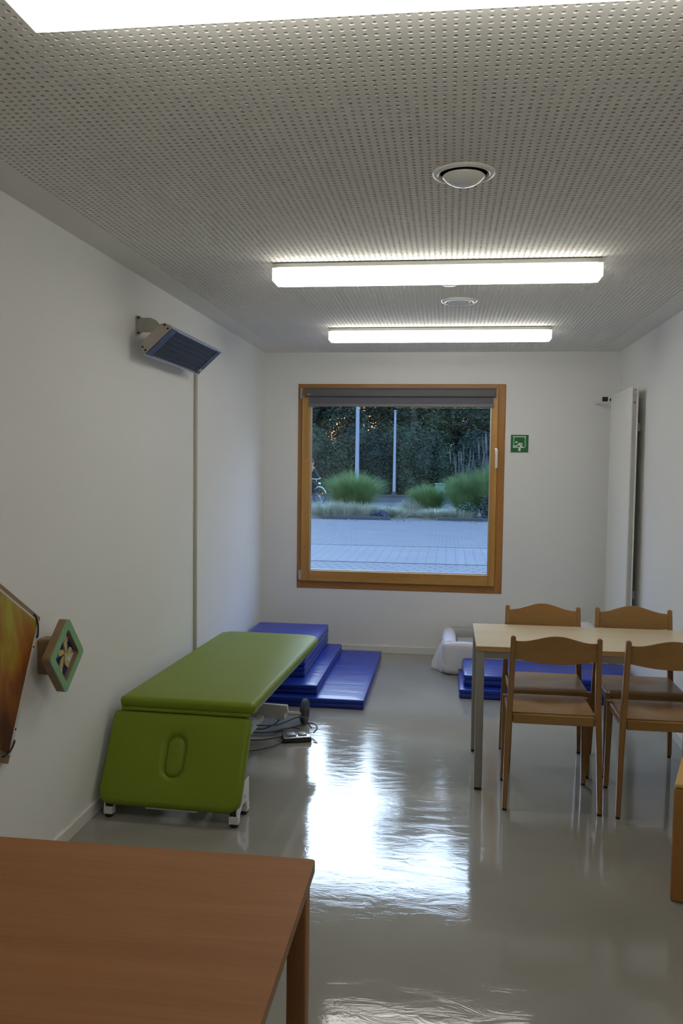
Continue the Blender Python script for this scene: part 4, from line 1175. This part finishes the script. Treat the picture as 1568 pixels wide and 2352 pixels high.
for (x, y, sx_, sy_, sz_, mm, sd, lb) in ((-10, 45.8, 2.6, 1.2, 3.9, 'leaf3', 41, 'dark hedge-like shrub outside, behind the left edge of the window view'), (-6.6, 46, 2.2, 1.2, 3.95, 'leaf', 42, 'dark bushy shrub outside, behind the cyclist'),
                          (-3.8, 46.2, 2.1, 1.1, 3.9, 'leaf3', 43, 'dark bushy shrub outside, just left of the slim post'), (-1.0, 46, 2.0, 1.1, 3.9, 'leaf', 44, 'dark bushy shrub outside, just right of the slim post'),
                          (2.2, 46, 2.1, 1.1, 3.6, 'leaf3', 45, 'dark bushy shrub outside, behind the tall green grasses'), (5.8, 46, 2.3, 1.2, 3.4, 'leaf', 46, 'dark bushy shrub outside, hidden past the right window stile')):
    t = thing('hedge_shrub', lb, 'shrub', (x, y, 0), group='bushy shrubs under the trees'); rnd = random.Random(sd)
    b = []; cb = bmesh.new()
    for j in range(9):
        c_ = (rnd.uniform(-.6, .6)*sx_, rnd.uniform(-.4, .4)*sy_, sz_*rnd.uniform(.22, .66)); rr = (sx_*.55, sy_*.7, sz_*.36)
        leafball(b, c_, rr, 4200, .12, rnd, .4)
        coreball(cb, c_, rr, .72, sd+j)
    leafmesh('foliage', b, cb, M[mm], t)
    b = B()
    for i in range(5): a = i*1.3; tube(b, [(0, 0, 0), (sx_*.4*math.cos(a), sy_*.4*math.sin(a), sz_*.6)], [.06, .02], 5)
    obj('stems', b, M['bark'], t)

# ------------------------------------------------------------------ cyclist
BXX, BYY = -5.53, 33.6          # bicycle facing +x (to the right)
t = thing('bicycle', 'dark bicycle with white front light outside at the left window edge', 'bicycle', (BXX, BYY, 0), R(-35))
def wheel(cx):
    b = B(); n = 40; r = .33
    pts = [(cx+r*math.cos(2*PI*k/n), 0, .345+r*math.sin(2*PI*k/n)) for k in range(n+1)]
    tube(b, pts, .018, 8, False); w = obj('tyre', b, M['tyre'], t, smooth=True)
    b = B(); tube(b, [(cx, -.04, .345), (cx, .04, .345)], .02, 8)
    for k in range(16):
        a = 2*PI*k/16; tube(b, [(cx, .02*(1 if k % 2 else -1), .345), (cx+.315*math.cos(a), 0, .345+.315*math.sin(a))], .0025, 4, False)
    obj('spokes', b, M['silver'], w)
wheel(.52); wheel(-.54)
b = B()
for p, q in (((-.05, 0, .30), (-.18, 0, .80)), ((-.05, 0, .30), (.38, 0, .72)), ((-.16, 0, .72), (.36, 0, .84)), ((.38, 0, .70), (.34, 0, .93)), ((-.05, 0, .30), (-.54, 0, .345)), ((-.17, 0, .74), (-.54, 0, .345)), ((.39, -.0, .70), (.52, 0, .345))):
    tube(b, [p, q], .018, 8)
obj('frame', b, M['jacket'], t)
b = B(); tube(b, [(.34, 0, .93), (.33, 0, 1.02)], .014, 8); tube(b, [(.22, -.28, 1.03), (.34, -.2, 1.04), (.36, 0, 1.02), (.34, .2, 1.04), (.22, .28, 1.03)], .013, 8); obj('handlebar', b, M['silver'], t)
b = B(); box(b, -.32, -.08, -.08, .08, .86, .92, .03, 3); tube(b, [(-.18, 0, .78), (-.2, 0, .87)], .012, 8); obj('saddle', b, M['black'], t, smooth=True)
b = B(); n = 14
pts = [(.52+.375*math.cos(a), 0, .345+.375*math.sin(a)) for a in [R(20+k*110/n) for k in range(n+1)]]; tube(b, pts, .022, 8); obj('mudguard', b, M['silver'], t)
b = B(); tube(b, [(.46, 0, .86), (.54, 0, .86)], [.03, .045], 12); obj('headlight', b, mat('light_housing', (.75, .78, .85), .3), t)
b = B(); box(b, .66, .70, -.02, .02, .42, .50, .005, 1); obj('reflector', b, M['orange'], t)
b = B(); tube(b, [(-.05, -.10, .30), (.05, -.11, .18)], .012, 8); box(b, 0, .11, -.16, -.08, .16, .185); tube(b, [(-.05, .10, .30), (-.15, .11, .42)], .012, 8); box(b, -.2, -.1, .08, .16, .41, .435); tube(b, [(-.05, -.06, .30), (-.05, .06, .30)], .09, 20); obj('crank', b, M['galv'], t)

def skinned(name, verts, edges, radii, m, parent, root=0):
    me = bpy.data.meshes.new(name); me.from_pydata(verts, edges, []); me.materials.append(m)
    o = bpy.data.objects.new(name, me); C.objects.link(o); o.parent = parent
    md = o.modifiers.new('Skin', 'SKIN'); md.use_smooth_shade = True
    sv = me.skin_vertices[0].data if me.skin_vertices else None
    if sv is None:
        bm = bmesh.new(); bm.from_mesh(me); bm.verts.layers.skin.verify(); bm.to_mesh(me); bm.free(); sv = me.skin_vertices[0].data
    for i, r in enumerate(radii): sv[i].radius = (r, r) if not isinstance(r, tuple) else r; sv[i].use_root = (i == root)
    s = o.modifiers.new('Sub', 'SUBSURF'); s.levels = 1; s.render_levels = 2
    return o
t = thing('cyclist', 'person in a dark jacket riding a bicycle outside, arms forward to the handlebar', 'person', (BXX, BYY, 0), R(-35))
bv = [(-.20, 0, .98), (-.14, 0, 1.18), (-.04, 0, 1.38), (.02, 0, 1.50), (.07, 0, 1.58), (.10, 0, 1.68), (.10, 0, 1.77),
      (.02, -.18, 1.44), (.13, -.24, 1.20), (.28, -.26, 1.06), (.33, -.26, 1.04), (.02, .18, 1.44), (.13, .24, 1.20), (.28, .26, 1.06), (.33, .26, 1.04),
      (-.16, -.10, .95), (.17, -.12, .72), (.04, -.12, .30), (.14, -.12, .20), (-.16, .10, .95), (.16, .12, .84), (-.12, .12, .50), (-.04, .12, .44)]
be = [(0, 1), (1, 2), (2, 3), (3, 4), (4, 5), (5, 6), (3, 7), (7, 8), (8, 9), (9, 10), (3, 11), (11, 12), (12, 13), (13, 14), (0, 15), (15, 16), (16, 17), (17, 18), (0, 19), (19, 20), (20, 21), (21, 22)]
br = [.13, .12, .13, .10, .052, .085, .075, .055, .042, .032, .030, .055, .042, .032, .03, .09, .062, .042, .032, .09, .062, .042, .032]
body = skinned('body', bv, be, br, M['skin'], t)
skinned('jacket', [bv[i] for i in (0, 1, 2, 3, 7, 8, 9, 11, 12, 13)], [(0, 1), (1, 2), (2, 3), (3, 4), (4, 5), (5, 6), (3, 7), (7, 8), (8, 9)], [.155, .145, .15, .115, .075, .06, .048, .075, .06, .048], M['jacket'], t)
skinned('trousers', [bv[i] for i in (0, 15, 16, 17, 19, 20, 21)], [(0, 1), (1, 2), (2, 3), (0, 4), (4, 5), (5, 6)], [.145, .105, .078, .055, .105, .078, .055], M['trouser'], t)
b = B(); tb = bmesh.new(); bmesh.ops.create_uvsphere(tb, u_segments=16, v_segments=10, radius=1)
for v in tb.verts: v.co = Vector((.085+v.co.x*.105, v.co.y*.093, 1.755+v.co.z*.10))
_join(b, tb); obj('hair', b, M['hair'], t, smooth='all')
b = B(); 
for s in (-1, 1): tube(b, [(.183, s*.03, 1.725), (.190, s*.03, 1.725)], .010, 8)
tube(b, [(.18, 0, 1.71), (.207, 0, 1.69)], [.010, .014], 8); obj('face_features', b, M['skin'], t)

# ------------------------------------------------------------------ sky: pale dusk sky, blue overhead, orange where the sun has set
w = bpy.data.worlds.new('World'); bpy.context.scene.world = w; w.use_nodes = True
nt = w.node_tree; bg = nt.nodes['Background']
tc = N(nt, 'ShaderNodeTexCoord'); nm = N(nt, 'ShaderNodeVectorMath', operation='NORMALIZE'); nt.links.new(tc.outputs['Generated'], nm.inputs[0])
sp3 = N(nt, 'ShaderNodeSeparateXYZ'); nt.links.new(nm.outputs[0], sp3.inputs[0])
cr = N(nt, 'ShaderNodeValToRGB'); el = cr.color_ramp.elements
el[0].position = 0; el[0].color = (.067, .073, .087, 1); el[1].position = 1; el[1].color = (.12, .25, .58, 1)
for p_, c_ in ((.12, (.107, .113, .133)), (.26, (.44, .53, .66)), (.45, (.43, .61, .92)), (.7, (.24, .42, .84))):
    x = el.new(p_); x.color = (*c_, 1)
nt.links.new(mth(nt, 'MAXIMUM', sp3.outputs[2], 0.), cr.inputs['Fac'])
az = math.atan2(-5.75, 48); ev = R(4.0)
dp = N(nt, 'ShaderNodeVectorMath', operation='DOT_PRODUCT'); nt.links.new(nm.outputs[0], dp.inputs[0])
dp.inputs[1].default_value = (math.sin(az)*math.cos(ev), math.cos(az)*math.cos(ev), math.sin(ev))
glow = mth(nt, 'POWER', mth(nt, 'MAXIMUM', dp.outputs['Value'], 0.), 900.)
gc = N(nt, 'ShaderNodeMixRGB', blend_type='ADD'); gc.inputs['Fac'].default_value = 1
sc_ = N(nt, 'ShaderNodeVectorMath', operation='SCALE'); sc_.inputs[0].default_value = (2.2, .85, .2); nt.links.new(glow, sc_.inputs['Scale'])
# wide pale afterglow above the trees where the sun has set
d2_ = N(nt, 'ShaderNodeVectorMath', operation='DOT_PRODUCT'); nt.links.new(nm.outputs[0], d2_.inputs[0])
d2_.inputs[1].default_value = (math.sin(-.09)*math.cos(.40), math.cos(-.09)*math.cos(.40), math.sin(.40))
hl_ = mth(nt, 'POWER', mth(nt, 'MAXIMUM', d2_.outputs['Value'], 0.), 24.)
sm = N(nt, 'ShaderNodeMapRange', interpolation_type='SMOOTHSTEP'); sm.inputs['From Min'].default_value = .14; sm.inputs['From Max'].default_value = .27
nt.links.new(sp3.outputs[2], sm.inputs['Value'])
hl_ = mth(nt, 'MULTIPLY', hl_, sm.outputs['Result'])
s2_ = N(nt, 'ShaderNodeVectorMath', operation='SCALE'); s2_.inputs[0].default_value = (1.60, 1.95, 2.5); nt.links.new(hl_, s2_.inputs['Scale'])
g2 = N(nt, 'ShaderNodeMixRGB', blend_type='ADD'); g2.inputs['Fac'].default_value = 1
nt.links.new(cr.outputs['Color'], g2.inputs['Color1']); nt.links.new(s2_.outputs[0], g2.inputs['Color2'])
nt.links.new(g2.outputs[0], gc.inputs['Color1']); nt.links.new(sc_.outputs[0], gc.inputs['Color2'])
nt.links.new(gc.outputs[0], bg.inputs['Color']); bg.inputs['Strength'].default_value = 6.7

# ------------------------------------------------------------------ camera
f, p_, r_, y_ = 1920.87, -.05736, .01278, -.12554
Fv = Vector((math.sin(y_)*math.cos(p_), math.cos(y_)*math.cos(p_), math.sin(p_)))
Xv = Vector((math.cos(y_), -math.sin(y_), 0)); Uv = Xv.cross(Fv)
X2 = Xv*math.cos(r_)+Uv*math.sin(r_); U2 = -Xv*math.sin(r_)+Uv*math.cos(r_)
cam = bpy.data.cameras.new('Camera'); co = bpy.data.objects.new('Camera', cam); C.objects.link(co)
cam.sensor_fit = 'VERTICAL'; cam.sensor_height = 24; cam.sensor_width = 16; cam.lens = 24*f/2352
cam.clip_start = .05; cam.clip_end = 400
mw = Matrix.Identity(4)
for i in range(3): mw[i][0] = X2[i]; mw[i][1] = U2[i]; mw[i][2] = -Fv[i]
mw[0][3], mw[1][3], mw[2][3] = 0, 0, 1.65
co.matrix_world = mw
sc = bpy.context.scene; sc.camera = co
sc.view_settings.view_transform = 'Standard'; sc.view_settings.look = 'None'; sc.view_settings.gamma = 1
sc.view_settings.use_curve_mapping = False; sc.view_settings.exposure = -.35
sc.cycles.max_bounces = 10; sc.cycles.diffuse_bounces = 6; sc.cycles.transparent_max_bounces = 16
